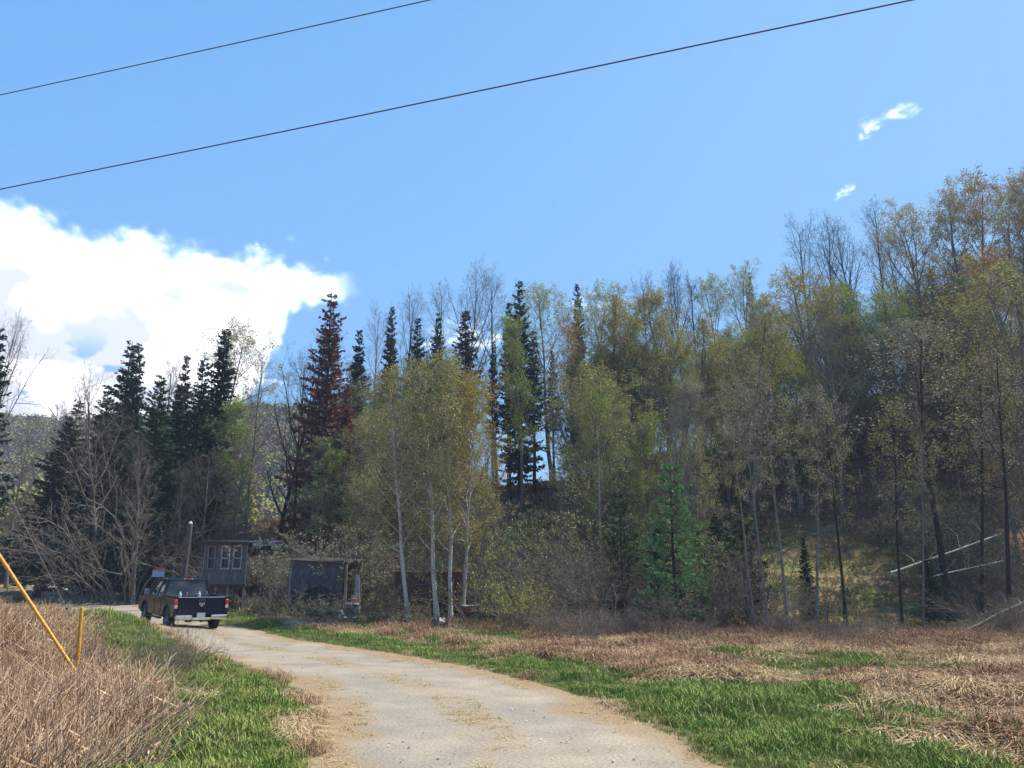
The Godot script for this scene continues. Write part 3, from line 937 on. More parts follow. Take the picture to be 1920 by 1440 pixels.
func make_far_wood() -> void:
	# the wood on the far hill, too far off to tell its trees apart
	rng.seed = 51
	var s := Shape.new()
	for k in 700:
		var u := Vector3(rng.randf_range(-1, 1), rng.randf_range(-1, 1), rng.randf_range(-1, 1))
		if u.length() > 1.0:
			continue
		var p := Vector3(u.x * 2.2, 5.5 + u.y * 3.6, u.z * 2.2)
		var a := any_side(Vector3.UP) + Vector3.UP * rng.randf_range(-0.4, 0.8)
		s.leaf(p, a * 0.55, any_side(a.normalized()) * 0.24, shade_of(0.7, 1.25))
	s.tube(PackedVector3Array([Vector3(0, -0.5, 0), Vector3(0, 7.0, 0)]), PackedFloat32Array([0.14, 0.03]), 5, Color(0.5, 0.42, 0.36))
	var at := []; var tint := []
	for k in 7000:
		var d := 95.0 + 270.0 * pow(rng.randf(), 0.9)
		var x := d * rng.randf_range(-0.85, -0.12)
		if d < 150.0 and x / d > -0.35:
			continue
		at.append(spot(x, d, rng.randf_range(0.8, 1.5)))
		var p := patch_noise.get_noise_2d(x * 0.25, d * 0.25)
		var c := Color(0.23, 0.25, 0.075).lerp(Color(0.30, 0.22, 0.10), clampf(0.5 + p * 2.0, 0.0, 1.0))
		c = c.lerp(Color(0.30, 0.33, 0.08), 0.5 * rng.randf())
		if rng.randf() < 0.25:
			c = Color(0.22, 0.19, 0.15)
		tint.append(c * rng.randf_range(0.75, 1.15))
	scatter("far_woods", s.mesh(), M.far_leaf, at, tint, "far wooded hill in spring green beyond the ridge", "woods")

# ------------------------------------------------------------------ the pickup
func arch(z: float, r: float, y0: float) -> Array:
	# points over a wheel from its front (small z) to its back
	var out := []
	for k in 9:
		var w := PI - PI * k / 8.0
		out.append(Vector2(z + cos(w) * r, y0 + maxf(sin(w) * r, 0.0)))
	return out

func make_truck() -> void:
	var t := base("pickup_truck", Vector3(-13.05, plain(-13.05, 32.2) - 0.01, -32.2), deg_to_rad(37.0))
	t.rotation.x = deg_to_rad(2.0)
	t.scale = Vector3.ONE * 0.95
	tag(t, "dark navy pickup truck driving away on the gravel road", "truck")
	# cab and bonnet
	var low := PackedVector2Array([Vector2(-2.9, 0.5), Vector2(-2.96, 0.72), Vector2(-2.94, 1.02), Vector2(-2.82, 1.12), Vector2(-2.2, 1.17), Vector2(-1.42, 1.22), Vector2(-1.3, 1.25), Vector2(0.86, 1.25), Vector2(0.86, 0.44)])
	var under := arch(-1.85, 0.5, 0.46)
	under.reverse()
	for p in under:
		low.append(p)
	var s := Shape.new()
	s.prism(low, -0.99, 0.99, 0.05)
	part("cab_body", s.mesh(), M.paint, t)
	for sg in [-1.0, 1.0]:
		# bed sides with their own wheel arch
		var side := PackedVector2Array([Vector2(0.9, 0.5), Vector2(0.9, 1.29), Vector2(2.88, 1.27), Vector2(2.9, 0.58), Vector2(2.4, 0.5)])
		var over := arch(1.78, 0.5, 0.48)
		over.reverse()
		for p in over:
			side.append(p)
		s = Shape.new()
		s.prism(side, minf(sg * 0.88, sg * 1.0), maxf(sg * 0.88, sg * 1.0), 0.03)
		part("bed_side", s.mesh(), M.paint, t)
		boxpart("bed_rail", Vector3(sg * 0.94, 1.302, 1.89), Vector3(0.13, 0.035, 1.98), M.trim_black, t, 0.012)
		boxpart("tail_light", Vector3(sg * 0.955, 1.10, 2.885), Vector3(0.12, 0.20, 0.06), M.lamp_red, t, 0.02)
		boxpart("reversing_light", Vector3(sg * 0.955, 0.93, 2.885), Vector3(0.115, 0.13, 0.056), M.lamp_clear, t, 0.02)
		boxpart("headlight", Vector3(sg * 0.78, 0.98, -2.915), Vector3(0.34, 0.17, 0.08), M.lamp_clear, t, 0.02)
		# doors
		for k in 2:
			var z: float = [-0.62, 0.37][k]
			var dr := boxpart("door", Vector3(sg * 0.985, 0.87, z), Vector3(0.036, 0.68, 0.94), M.paint, t, 0.015)
			boxpart("handle", Vector3(sg * 0.028, 0.2, 0.3), Vector3(0.03, 0.035, 0.17), M.trim_black, dr, 0.01)
		boxpart("side_step", Vector3(sg * 0.98, 0.40, -0.12), Vector3(0.15, 0.06, 1.9), M.trim_black, t, 0.02)
		var mr := boxpart("wing_mirror", Vector3(sg * 1.14, 1.33, -1.12), Vector3(0.22, 0.24, 0.12), M.trim_black, t, 0.04)
		boxpart("mirror_glass", Vector3(0, 0, 0.062), Vector3(0.17, 0.19, 0.006), M.chrome, mr, 0.002)
		boxpart("mirror_arm", Vector3(-sg * 0.14, -0.09, 0), Vector3(0.12, 0.04, 0.05), M.trim_black, mr, 0.01)
		for z in [-1.85, 1.78]:
			s = Shape.new()
			var turn := Transform3D(Basis(Vector3.BACK, PI / 2), Vector3.ZERO)
			s.lathe(turn, [[0.22, -0.12], [0.36, -0.135], [0.405, -0.10], [0.412, 0.0], [0.405, 0.10], [0.36, 0.135], [0.22, 0.12], [0.22, -0.12]], 28)
			for k in 28:
				s.box(Transform3D(Basis(Vector3.RIGHT, TAU * k / 28.0), Vector3.ZERO) * Transform3D(Basis.IDENTITY, Vector3(0, 0.41, 0)), Vector3(0.2, 0.014, 0.045))
			var wh := part("wheel", s.mesh(), M.tyre, t)
			wh.position = Vector3(sg * 0.86, 0.41, z)
			s = Shape.new()
			s.lathe(Transform3D(Basis(Vector3.BACK, -sg * PI / 2), Vector3.ZERO), [[0.24, 0.115], [0.225, 0.13], [0.2, 0.07], [0.09, 0.06], [0.06, 0.12], [0.0, 0.125]], 24)
			for k in 6:
				s.box(Transform3D(Basis(Vector3.RIGHT, TAU * k / 6.0), Vector3.ZERO) * Transform3D(Basis.IDENTITY, Vector3(sg * 0.09, 0.14, 0)), Vector3(0.03, 0.17, 0.055), 0.008)
			part("rim", s.mesh(), M.rim, wh)
			s = Shape.new()
			var ring := PackedVector3Array()
			var rr := PackedFloat32Array()
			for p in arch(z, 0.515, 0.47):
				ring.append(Vector3(sg * 0.985, p.y, p.x)); rr.append(0.035)
			s.tube(ring, rr, 6)
			part("wheel_arch_trim", s.mesh(), M.trim_black, t)
	# bed
	boxpart("bed_floor", Vector3(0, 0.72, 1.88), Vector3(1.76, 0.05, 1.94), M.trim_black, t)
	boxpart("bed_front_wall", Vector3(0, 1.0, 0.93), Vector3(1.76, 0.56, 0.05), M.trim_black, t)
	var gate := boxpart("tailgate", Vector3(0, 0.95, 2.86), Vector3(1.755, 0.64, 0.07), M.paint, t, 0.025)
	boxpart("top_cap", Vector3(0, 0.325, 0), Vector3(1.74, 0.03, 0.085), M.chrome, gate, 0.012)
	boxpart("gate_handle", Vector3(0, 0.20, 0.037), Vector3(0.28, 0.09, 0.02), M.trim_black, gate, 0.008)
	# horned animal head badge
	s = Shape.new()
	s.prism(PackedVector2Array([Vector2(0.0, -0.085), Vector2(0.035, -0.05), Vector2(0.05, 0.03), Vector2(0.03, 0.07), Vector2(-0.03, 0.07), Vector2(-0.05, 0.03), Vector2(-0.035, -0.05)]), -0.008, 0.008, 0.003)
	for sg in [-1.0, 1.0]:
		var horn := PackedVector3Array()
		var hr := PackedFloat32Array()
		for k in 9:
			var w := PI * 0.5 - 4.4 * k / 8.0
			horn.append(Vector3(0.004, 0.025 + 0.048 * sin(w), sg * (0.045 + 0.045 * cos(w))))
			hr.append(lerpf(0.017, 0.006, k / 8.0))
		s.tube(horn, hr, 6)
	var badge := part("badge", s.mesh(), M.chrome, gate)
	badge.position = Vector3(0, 0.05, 0.046)
	badge.rotation.y = -PI / 2
	s = Shape.new()
	for sg in [-1.0, 1.0]:
		s.box(Transform3D(Basis.IDENTITY, Vector3(sg * 0.66, 0.54, 2.98)), Vector3(0.62, 0.17, 0.16), 0.03)
	s.box(Transform3D(Basis.IDENTITY, Vector3(0, 0.48, 2.96)), Vector3(0.72, 0.1, 0.12), 0.02)
	part("rear_bumper", s.mesh(), M.chrome, t)
	boxpart("number_plate", Vector3(0, 0.62, 2.925), Vector3(0.31, 0.155, 0.01), M.plate, t, 0.003)
	boxpart("tow_hitch", Vector3(0, 0.40, 2.98), Vector3(0.09, 0.07, 0.2), M.trim_black, t, 0.01)
	boxpart("front_bumper", Vector3(0, 0.62, -2.98), Vector3(1.94, 0.24, 0.16), M.chrome, t, 0.05)
	boxpart("grille", Vector3(0, 0.97, -2.945), Vector3(1.15, 0.26, 0.05), M.trim_black, t, 0.02)
	boxpart("chassis", Vector3(0, 0.46, 0.2), Vector3(0.9, 0.16, 5.0), M.trim_black, t, 0.02)
	for z in [-1.85, 1.78]:
		s = Shape.new()
		s.rod(Vector3(-0.75, 0.41, z), Vector3(0.75, 0.41, z), 0.06, 8)
		part("axle", s.mesh(), M.trim_black, t)
	# the glazed upper cab
	var b := [Vector3(-0.93, 1.25, -1.36), Vector3(0.93, 1.25, -1.36), Vector3(0.93, 1.25, 0.82), Vector3(-0.93, 1.25, 0.82)]
	var h := [Vector3(-0.73, 1.87, -0.58), Vector3(0.73, 1.87, -0.58), Vector3(0.73, 1.87, 0.64), Vector3(-0.73, 1.87, 0.64)]
	for k in 4:
		s = Shape.new()
		s.tube(PackedVector3Array([b[k] - Vector3(0, 0.03, 0), h[k]]), PackedFloat32Array([0.062, 0.055]), 6)
		part("pillar", s.mesh(), M.paint, t)
	for sg in [-1.0, 1.0]:
		s = Shape.new()
		s.tube(PackedVector3Array([Vector3(sg * 0.93, 1.23, -0.13), Vector3(sg * 0.73, 1.87, -0.05)]), PackedFloat32Array([0.05, 0.05]), 6)
		part("pillar", s.mesh(), M.paint, t)
	s = Shape.new()
	s.prism(PackedVector2Array([Vector2(-0.68, 1.85), Vector2(-0.55, 1.91), Vector2(-0.2, 1.945), Vector2(0.35, 1.94), Vector2(0.62, 1.905), Vector2(0.71, 1.85)]), -0.78, 0.78, 0.045)
	var roof := part("roof", s.mesh(), M.paint, t)
	boxpart("brake_light", Vector3(0, 1.895, 0.70), Vector3(0.2, 0.035, 0.03), M.lamp_red, roof, 0.008)
	for sg in [-1.0, 1.0]:
		boxpart("cargo_lamp", Vector3(sg * 0.15, 1.895, 0.70), Vector3(0.07, 0.03, 0.03), M.lamp_clear, roof, 0.008)
	var pane := func(called: String, a: Vector3, c: Vector3, e: Vector3, f: Vector3) -> void:
		var g := Shape.new()
		g.quad(a, c, e, f)
		part(called, g.mesh(), M.glass, t)
	pane.call("windscreen", b[0], h[0], h[1], b[1])
	pane.call("rear_window", b[2], h[2], h[3], b[3])
	for k in 2:
		var i0: int = [3, 1][k]
		var i1: int = [0, 2][k]
		var bm: Vector3 = b[i0].lerp(b[i1], 0.56 if k == 0 else 0.44)
		var hm: Vector3 = h[i0].lerp(h[i1], 0.57 if k == 0 else 0.43)
		pane.call("side_window", b[i0], h[i0], hm, bm)
		pane.call("side_window", bm, hm, h[i1], b[i1])
	for sg in [-1.0, 1.0]:
		for z in [-0.35, 0.45]:
			var seat := boxpart("seat", Vector3(sg * 0.42, 1.18, z), Vector3(0.5, 0.62, 0.16), M.seat, t, 0.05, Vector3(0.15, 0, 0))
			boxpart("headrest", Vector3(0, 0.40, 0), Vector3(0.26, 0.18, 0.1), M.seat, seat, 0.04)
	# uprights added to stand for pale strips over the tailgate
	for k in 4:
		var x: float = [-0.42, -0.16, 0.32, 0.62][k]
		var o := base(["pale_upright", "grey_upright", "pale_upright", "grey_upright"][k], t.transform * Vector3(x, 0.746, 1.32), deg_to_rad(37.0))
		var r: float = [0.055, 0.045, 0.055, 0.035][k]
		var top: float = [0.66, 0.62, 0.67, 0.64][k]
		s = Shape.new()
		s.lathe(Transform3D.IDENTITY, [[0.0, 0.0], [r, 0.0], [r, top - 0.12], [r * 0.5, top - 0.04], [r * 0.4, top - 0.02]], 14)
		part("body", s.mesh(), M.white if k % 2 == 0 else M.rim, o)
		s = Shape.new()
		s.lathe(Transform3D.IDENTITY, [[r * 0.5, top - 0.04], [r * 0.5, top], [0.0, top]], 12)
		part("lid", s.mesh(), M.white, o)
		tag(o, ["tall white upright added in the truck bed, leftmost of four", "grey upright added in the truck bed beside the leftmost white one", "tall white upright added in the truck bed, right of the middle", "thin grey upright added at the right end of the truck bed"][k], ["jug", "can", "jug", "can"][k], "added uprights in the truck bed")

# ------------------------------------------------------------------ huts and yard
func make_cabin() -> void:
	var g := plain(-14.2, 42.0)
	var t := base("stilt_cabin", Vector3(-14.18, g, -42.25), deg_to_rad(-19.8))
	tag(t, "small grey cabin on posts with three front windows", "cabin")
	var fy := 1.9 - g
	var w := 2.62
	var dp := 2.5
	var hh := 2.06
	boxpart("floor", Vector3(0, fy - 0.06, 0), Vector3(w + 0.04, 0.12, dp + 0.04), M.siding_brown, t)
	# front wall built round its openings
	var wins := [[-0.84, 0.44, M.trim_dark], [0.02, 0.50, M.trim], [0.76, 0.50, M.trim]]
	var edges := [-w / 2]
	for q in wins:
		edges.append(q[0] - q[1] / 2); edges.append(q[0] + q[1] / 2)
	edges.append(w / 2)
	var z := dp / 2 - 0.04
	for k in range(0, edges.size(), 2):
		boxpart("front_board", Vector3((edges[k] + edges[k + 1]) / 2, fy + hh / 2, z), Vector3(edges[k + 1] - edges[k] - 0.004, hh, 0.08), M.siding, t, 0.006)
	for q in wins:
		boxpart("front_board", Vector3(q[0], fy + 0.38, z), Vector3(q[1] - 0.002, 0.76, 0.078), M.siding, t, 0.006)
		boxpart("front_board", Vector3(q[0], fy + hh - 0.09, z), Vector3(q[1] - 0.002, 0.18, 0.078), M.siding, t, 0.006)
		var f := Shape.new()
		var ww: float = q[1]
		var wh := 1.12
		for sg in [-1.0, 1.0]:
			f.box(Transform3D(Basis.IDENTITY, Vector3(sg * (ww / 2 - 0.01), 0, 0.03)), Vector3(0.08, wh + 0.08, 0.06), 0.008)
			f.box(Transform3D(Basis.IDENTITY, Vector3(0, sg * (wh / 2 - 0.0), 0.032)), Vector3(ww - 0.07, 0.08, 0.06), 0.008)
		var win := part("window", f.mesh(), q[2], t)
		win.position = Vector3(q[0], fy + 1.32, z + 0.02)
		boxpart("sash_rail", Vector3(0, -0.04, 0.02), Vector3(ww - 0.1, 0.06, 0.04), q[2], win, 0.006)
		boxpart("glass", Vector3(0, 0, -0.02), Vector3(ww - 0.06, wh - 0.05, 0.012), M.pane, win, 0.0)
	for sg in [-1.0, 1.0]:
		boxpart("side_wall", Vector3(sg * (w / 2 - 0.04), fy + hh / 2, -0.05), Vector3(0.08, hh, dp - 0.1), M.siding if sg < 0 else M.siding_brown, t, 0.006)  # right wall coloured darker than the left to stand for its shade
		boxpart("corner_trim", Vector3(sg * (w / 2 + 0.003), fy + hh / 2, dp / 2 + 0.003), Vector3(0.09, hh, 0.05), M.trim_dark, t, 0.008)
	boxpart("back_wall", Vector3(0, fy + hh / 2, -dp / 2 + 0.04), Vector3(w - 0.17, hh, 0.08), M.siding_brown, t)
	var rf := boxpart("roof", Vector3(0.05, fy + hh + 0.09, 0), Vector3(w + 0.35, 0.1, dp + 0.5), M.roofing, t, 0.02, Vector3(0.05, 0, -0.03))
	boxpart("fascia", Vector3(0, -0.06, dp / 2 + 0.24), Vector3(w + 0.3, 0.12, 0.03), M.roofing, rf, 0.006)
	var tarp := Shape.new()
	for k in 8:
		var a := k / 8.0
		var c := (k + 1) / 8.0
		tarp.box(Transform3D(Basis(Vector3.RIGHT, 0.06 * sin(k * 2.1)), Vector3(w / 2 + 0.16 + 0.02 * sin(k * 1.7), -0.05, lerpf(dp / 2 - 0.1, -dp / 2, (a + c) / 2))), Vector3(0.02, 0.28 + 0.05 * sin(k * 1.3), dp / 8.0 + 0.01))
	part("tarp_edge", tarp.mesh(), M.tarp_blue, rf)
	for p in [[-1.15, 1.05], [0.2, 1.08], [1.15, 1.05], [-1.15, -1.05], [1.15, -1.05]]:
		var k := Shape.new()
		var foot := t.transform * Vector3(p[0], 0, p[1])
		k.rod(Vector3(p[0], land(foot.x, -foot.z) - g - 0.3, p[1]), Vector3(p[0], fy - 0.12, p[1]), 0.085, 9)
		part("post", k.mesh(), M.weathered, t)

func make_lean_to() -> void:
	var g := plain(-8.9, 38.6)
	var t := base("lean_to_shed", Vector3(-8.95, g, -38.8), deg_to_rad(-8.0))
	tag(t, "low dark lean-to with grey tarpaulin over brown boards", "shed")
	var w := 2.7
	boxpart("roof", Vector3(0.0, 2.6, -0.3), Vector3(w + 0.15, 0.07, 2.5), M.siding_brown, t, 0.02, Vector3(0.09, 0, -0.05))
	for x in [-w / 2, w / 2]:
		for z in [0.85, -1.25]:
			var k := Shape.new()
			k.rod(Vector3(x, -0.3, z), Vector3(x, 2.56, z), 0.07, 8)
			part("post", k.mesh(), M.weathered, t)
	for k in 9:
		var x := -w / 2 + 0.16 + k * (w - 0.3) / 8.0
		boxpart("board", Vector3(x, 0.62 + 0.02 * sin(k * 3.0), 0.80 + 0.006 * (k % 2)), Vector3(0.27, 1.36 + 0.05 * sin(k * 5.0), 0.03), M.siding_brown, t, 0.004)
	boxpart("back_wall", Vector3(0, 1.2, -1.2), Vector3(w, 2.4, 0.05), M.siding_brown, t)
	# hanging tarpaulin with folds
	var s := Shape.new()
	var cols := 26
	var rows := 10
	var pts := []
	for r in rows + 1:
		for c in cols + 1:
			var u := float(c) / cols
			var v := float(r) / rows
			pts.append(Vector3(-w / 2 + 0.1 + u * (w - 0.2), 2.54 - v * (1.30 + 0.12 * sin(u * 9.0)), 0.88 + 0.05 * v * sin(u * 24.0 + v * 2.0) + 0.03 * sin(u * 7.0)))
	for r in rows:
		for c in cols:
			var o: int = r * (cols + 1) + c
			s.quad(pts[o], pts[o + 1], pts[o + cols + 2], pts[o + cols + 1])
			var back := Vector3(0, 0, -0.008)
			s.quad(pts[o + cols + 1] + back, pts[o + cols + 2] + back, pts[o + 1] + back, pts[o] + back)
	part("tarpaulin", s.mesh(), M.tarp, t)
	# what stands round it
	var lean := base("pale_board", Vector3(-7.15, plain(-7.1, 37.6), -37.65), deg_to_rad(-8.0))
	boxpart("plank", Vector3(0.02, 0.98, 0), Vector3(0.2, 2.0, 0.04), M.pale_board, lean, 0.006, Vector3(-0.1, 0, 0.06))
	boxpart("batten", Vector3(-0.13, 0.9, -0.01), Vector3(0.09, 1.85, 0.04), M.weathered, lean, 0.006, Vector3(-0.1, 0, 0.03))
	tag(lean, "pale weathered plank leaning at the lean-to's right corner", "plank")
	var can := base("fuel_can", Vector3(-7.2, plain(-7.2, 37.1) + 0.765, -37.1), 0.3)
	can.scale = Vector3.ONE * 0.7
	boxpart("tank", Vector3(0, 0.14, 0), Vector3(0.36, 0.28, 0.2), M.red, can, 0.05)
	boxpart("carry_handle", Vector3(0.02, 0.315, 0), Vector3(0.2, 0.035, 0.04), M.red, can, 0.012)
	var spout := Shape.new()
	spout.rod(Vector3(-0.13, 0.26, 0), Vector3(-0.22, 0.38, 0), 0.022, 8)
	part("spout", spout.mesh(), M.dark_plastic, can)
	tag(can, "faded red fuel can on the dark barrel's white lid", "fuel can")
	var drum := base("barrel", Vector3(-7.25, plain(-7.2, 37.0), -37.1))
	s = Shape.new()
	s.lathe(Transform3D.IDENTITY, [[0.0, 0.0], [0.27, 0.0], [0.285, 0.2], [0.275, 0.23], [0.29, 0.4], [0.27, 0.72]], 18)
	part("body", s.mesh(), M.dark_plastic, drum)
	s = Shape.new()
	s.lathe(Transform3D.IDENTITY, [[0.27, 0.69], [0.30, 0.69], [0.30, 0.75], [0.0, 0.76]], 18)
	part("lid", s.mesh(), M.white, drum)
	tag(drum, "dark barrel with white lid beside the lean-to", "barrel")
	var jug := base("water_jug", Vector3(-7.62, plain(-7.6, 36.6), -36.6))
	s = Shape.new()
	s.lathe(Transform3D.IDENTITY, [[0.0, 0.0], [0.14, 0.0], [0.15, 0.26], [0.05, 0.38], [0.05, 0.42]], 14)
	part("body", s.mesh(), M.white, jug)
	s = Shape.new()
	s.lathe(Transform3D.IDENTITY, [[0.058, 0.41], [0.058, 0.46], [0.0, 0.465]], 12)
	part("cap", s.mesh(), M.white, jug)
	tag(jug, "small white jug on the ground before the dark barrel", "jug")
	var tub := base("tub", Vector3(-7.2, plain(-7.2, 36.5), -36.45))
	s = Shape.new()
	s.lathe(Transform3D.IDENTITY, [[0.0, 0.0], [0.2, 0.0], [0.25, 0.16], [0.28, 0.165], [0.27, 0.18], [0.24, 0.17], [0.19, 0.03], [0.0, 0.03]], 18)
	part("basin", s.mesh(), M.white, tub)
	tag(tub, "shallow white tub on the ground below the dark barrel", "tub")

func make_trailer() -> void:
	var g := plain(-3.7, 38.0)
	var t := base("box_trailer", Vector3(-3.75, g, -38.3), deg_to_rad(-6.0))
	tag(t, "old maroon box trailer half hidden behind white birches", "trailer")
	var w := 3.2
	for k in 8:
		boxpart("side_board", Vector3(-w / 2 + 0.2 + k * 0.4, 1.42, 0.75), Vector3(0.392, 1.7, 0.04), M.maroon, t, 0.006)
	for sg in [-1.0, 1.0]:
		boxpart("end_wall", Vector3(sg * (w / 2 - 0.02), 1.42, -0.02), Vector3(0.04, 1.7, 1.48), M.maroon, t)
		boxpart("corner_post", Vector3(sg * (w / 2 + 0.01), 1.42, 0.79), Vector3(0.09, 1.74, 0.06), M.rusty if sg < 0 else M.pale_board, t, 0.01)  # right post coloured pale to stand for a lit edge
	boxpart("back_wall", Vector3(0, 1.42, -0.77), Vector3(w, 1.7, 0.04), M.maroon, t)
	boxpart("roof", Vector3(0, 2.31, 0), Vector3(w + 0.1, 0.07, 1.66), M.rusty, t, 0.02)
	boxpart("frame", Vector3(0, 0.52, 0), Vector3(w, 0.1, 1.3), M.trim_black, t)
	for sg in [-1.0, 1.0]:
		var s := Shape.new()
		s.lathe(Transform3D(Basis(Vector3.RIGHT, PI / 2), Vector3.ZERO), [[0.17, -0.09], [0.30, -0.1], [0.34, -0.05], [0.34, 0.05], [0.30, 0.1], [0.17, 0.09]], 20)
		var wheel := part("wheel", s.mesh(), M.tyre, t)
		wheel.position = Vector3(0.5, 0.33, sg * 0.82)
		s = Shape.new()
		s.lathe(Transform3D(Basis(Vector3.RIGHT, sg * PI / 2), Vector3.ZERO), [[0.18, 0.07], [0.1, 0.05], [0.0, 0.07]], 16)
		part("hub", s.mesh(), M.rusty, wheel)
	var tt := base("garden_cart", Vector3(-2.0, plain(-2.0, 37.3), -37.2), 0.4)
	boxpart("tray", Vector3(0, 0.75, 0), Vector3(0.5, 0.28, 0.7), M.red, tt, 0.04)
	boxpart("rim", Vector3(0, 0.90, 0), Vector3(0.54, 0.035, 0.74), M.white, tt, 0.01)
	for sg in [-1.0, 1.0]:
		var s := Shape.new()
		s.rod(Vector3(sg * 0.2, 0.0, 0.2), Vector3(sg * 0.16, 0.62, 0.15), 0.025, 6)
		part("leg", s.mesh(), M.rusty, tt)
		s = Shape.new()
		s.rod(Vector3(sg * 0.22, 0.66, -0.3), Vector3(sg * 0.26, 0.95, -0.95), 0.022, 6)
		part("handle", s.mesh(), M.weathered, tt)
	var s2 := Shape.new()
	s2.lathe(Transform3D(Basis(Vector3.BACK, PI / 2), Vector3(0, 0.24, -0.25)), [[0.1, -0.05], [0.22, -0.06], [0.24, 0.0], [0.22, 0.06], [0.1, 0.05]], 18)
	part("wheel", s2.mesh(), M.tyre, tt)
	tag(tt, "red garden cart with white rim at the trailer's right end", "cart")

func make_yard() -> void:
	# small sign on a stake
	var g := land(-17.9, 41.0)
	var t := base("roadside_sign", Vector3(-17.9, g, -41.0), deg_to_rad(18.0))
	boxpart("panel", Vector3(0, 1.95, 0.03), Vector3(0.56, 0.30, 0.02), M.sign_blue, t, 0.004)
	boxpart("header", Vector3(0, 2.145, 0.03), Vector3(0.56, 0.085, 0.02), M.sign_red, t, 0.004)
	boxpart("stake", Vector3(0.05, 1.05, 0), Vector3(0.07, 2.3, 0.035), M.siding_brown, t, 0.005)
	tag(t, "small pale blue sign with red top strip beside the road", "sign")
	# short weathered pole with a white cap
	t = base("grey_pole", Vector3(-17.45, land(-17.45, 43.0), -43.0))
	var s := Shape.new()
	s.tube(PackedVector3Array([Vector3(0, -0.3, 0), Vector3(0.05, 2.0, 0), Vector3(0.11, 4.25, 0)]), PackedFloat32Array([0.16, 0.145, 0.13]), 12)
	part("shaft", s.mesh(), M.post_grey, t)
	s = Shape.new()
	s.lathe(Transform3D(Basis(Vector3.BACK, -0.2), Vector3(0.1, 4.24, 0)), [[0.09, 0.0], [0.11, 0.02], [0.10, 0.1], [0.05, 0.16], [0.0, 0.17]], 14)
	part("cap", s.mesh(), M.white, t)
	tag(t, "weathered grey pole with white cap left of the cabin", "pole")
	# black sack below the birches
	t = base("black_sack", Vector3(-2.95, land(-2.95, 33.6) - 0.02, -33.6), 0.5)
	s = Shape.new()
	var rows := 9
	var cols := 16
	for r in rows:
		for c in cols:
			var q := []
			for o in [[0, 0], [0, 1], [1, 1], [1, 0]]:
				var v: float = (r + o[0]) / float(rows)
				var u: float = TAU * ((c + o[1]) % cols) / cols
				var k := sin(PI * clampf(v * 0.93 + 0.02, 0.0, 1.0)) * (1.0 + 0.16 * sin(u * 3.0 + v * 5.0) + 0.08 * sin(u * 7.0))
				q.append(Vector3(cos(u) * 0.36 * k, 0.62 * (0.5 - 0.5 * cos(PI * v)) + 0.03 * sin(u * 4.0), sin(u) * 0.28 * k))
			s.quad(q[0], q[1], q[2], q[3])
	part("bag", s.mesh(), M.dark_plastic, t)
	s = Shape.new()
	s.tube(PackedVector3Array([Vector3(0, 0.58, 0), Vector3(0.02, 0.68, 0), Vector3(0.07, 0.78, 0.02)]), PackedFloat32Array([0.05, 0.035, 0.09]), 9)
	part("tied_neck", s.mesh(), M.dark_plastic, t)
	tag(t, "black filled sack in the brush below the leaning birch", "sack")
	# loose timber by the cabin
	for k in 6:
		var a: Array = [[-12.1, 38.4, 1.3, 0.5], [-11.6, 38.0, 1.0, 1.1], [-12.5, 39.0, 1.6, 0.1], [-10.9, 38.8, 1.2, -0.5], [-11.4, 39.3, 0.9, 0.9], [-9.2, 36.6, 1.7, 0.15]][k]
		var o := base("scrap_board", ground_at(a[0], a[1]) + Vector3(0, 0.06 + 0.03 * k, 0), a[3])
		boxpart("plank", Vector3.ZERO, Vector3(a[2], 0.04, 0.15), [M.pale_board, M.weathered, M.maroon][k % 3], o, 0.005, Vector3(0.1, 0, 0.12 - 0.03 * k))
		boxpart("cleat", Vector3(a[2] * 0.3, 0.045, 0), Vector3(0.08, 0.04, 0.16), M.weathered, o, 0.005, Vector3(0.1, 0, 0.12 - 0.03 * k))
		tag(o, "scrap board lying in the grass between truck and lean-to" if k < 5 else "long scrap board lying before the lean-to", "board", "scrap boards in the yard" if k < 5 else "")

func log_between(called: String, a: Vector3, b: Vector3, r0: float, r1: float, m: Material, label: String, stubs := 5) -> void:
	var mid := a
	var t := base(called, mid)
	rng.seed = hash(label)
	var s := Shape.new()
	var p := PackedVector3Array()
	var rr := PackedFloat32Array()
	for k in 8:
		p.append((b - a) * (k / 7.0) + Vector3(rng.randf_range(-1, 1), rng.randf_range(-1, 1) * (0.0 if k == 0 else 1.0), rng.randf_range(-1, 1)) * r0 * 0.4)
		rr.append(lerpf(r0, r1, k / 7.0))
	s.tube(p, rr, 9)
	part("trunk", s.mesh(), m, t)
	var way := (b - a).normalized()
	for k in stubs:
		s = Shape.new()
		var o := (b - a) * rng.randf_range(0.2, 0.95)
		var out := (any_side(way) + way * 0.5 + Vector3.UP * 0.4).normalized()
		var len := rng.randf_range(0.4, 1.5)
		s.tube(PackedVector3Array([o, o + out * len * 0.5, o + (out + any_side(out) * 0.3) * len]), PackedFloat32Array([r1 * 0.5, r1 * 0.35, 0.006]), 5)
		part("branch_stub", s.mesh(), m, t)
	tag(t, label, "log")

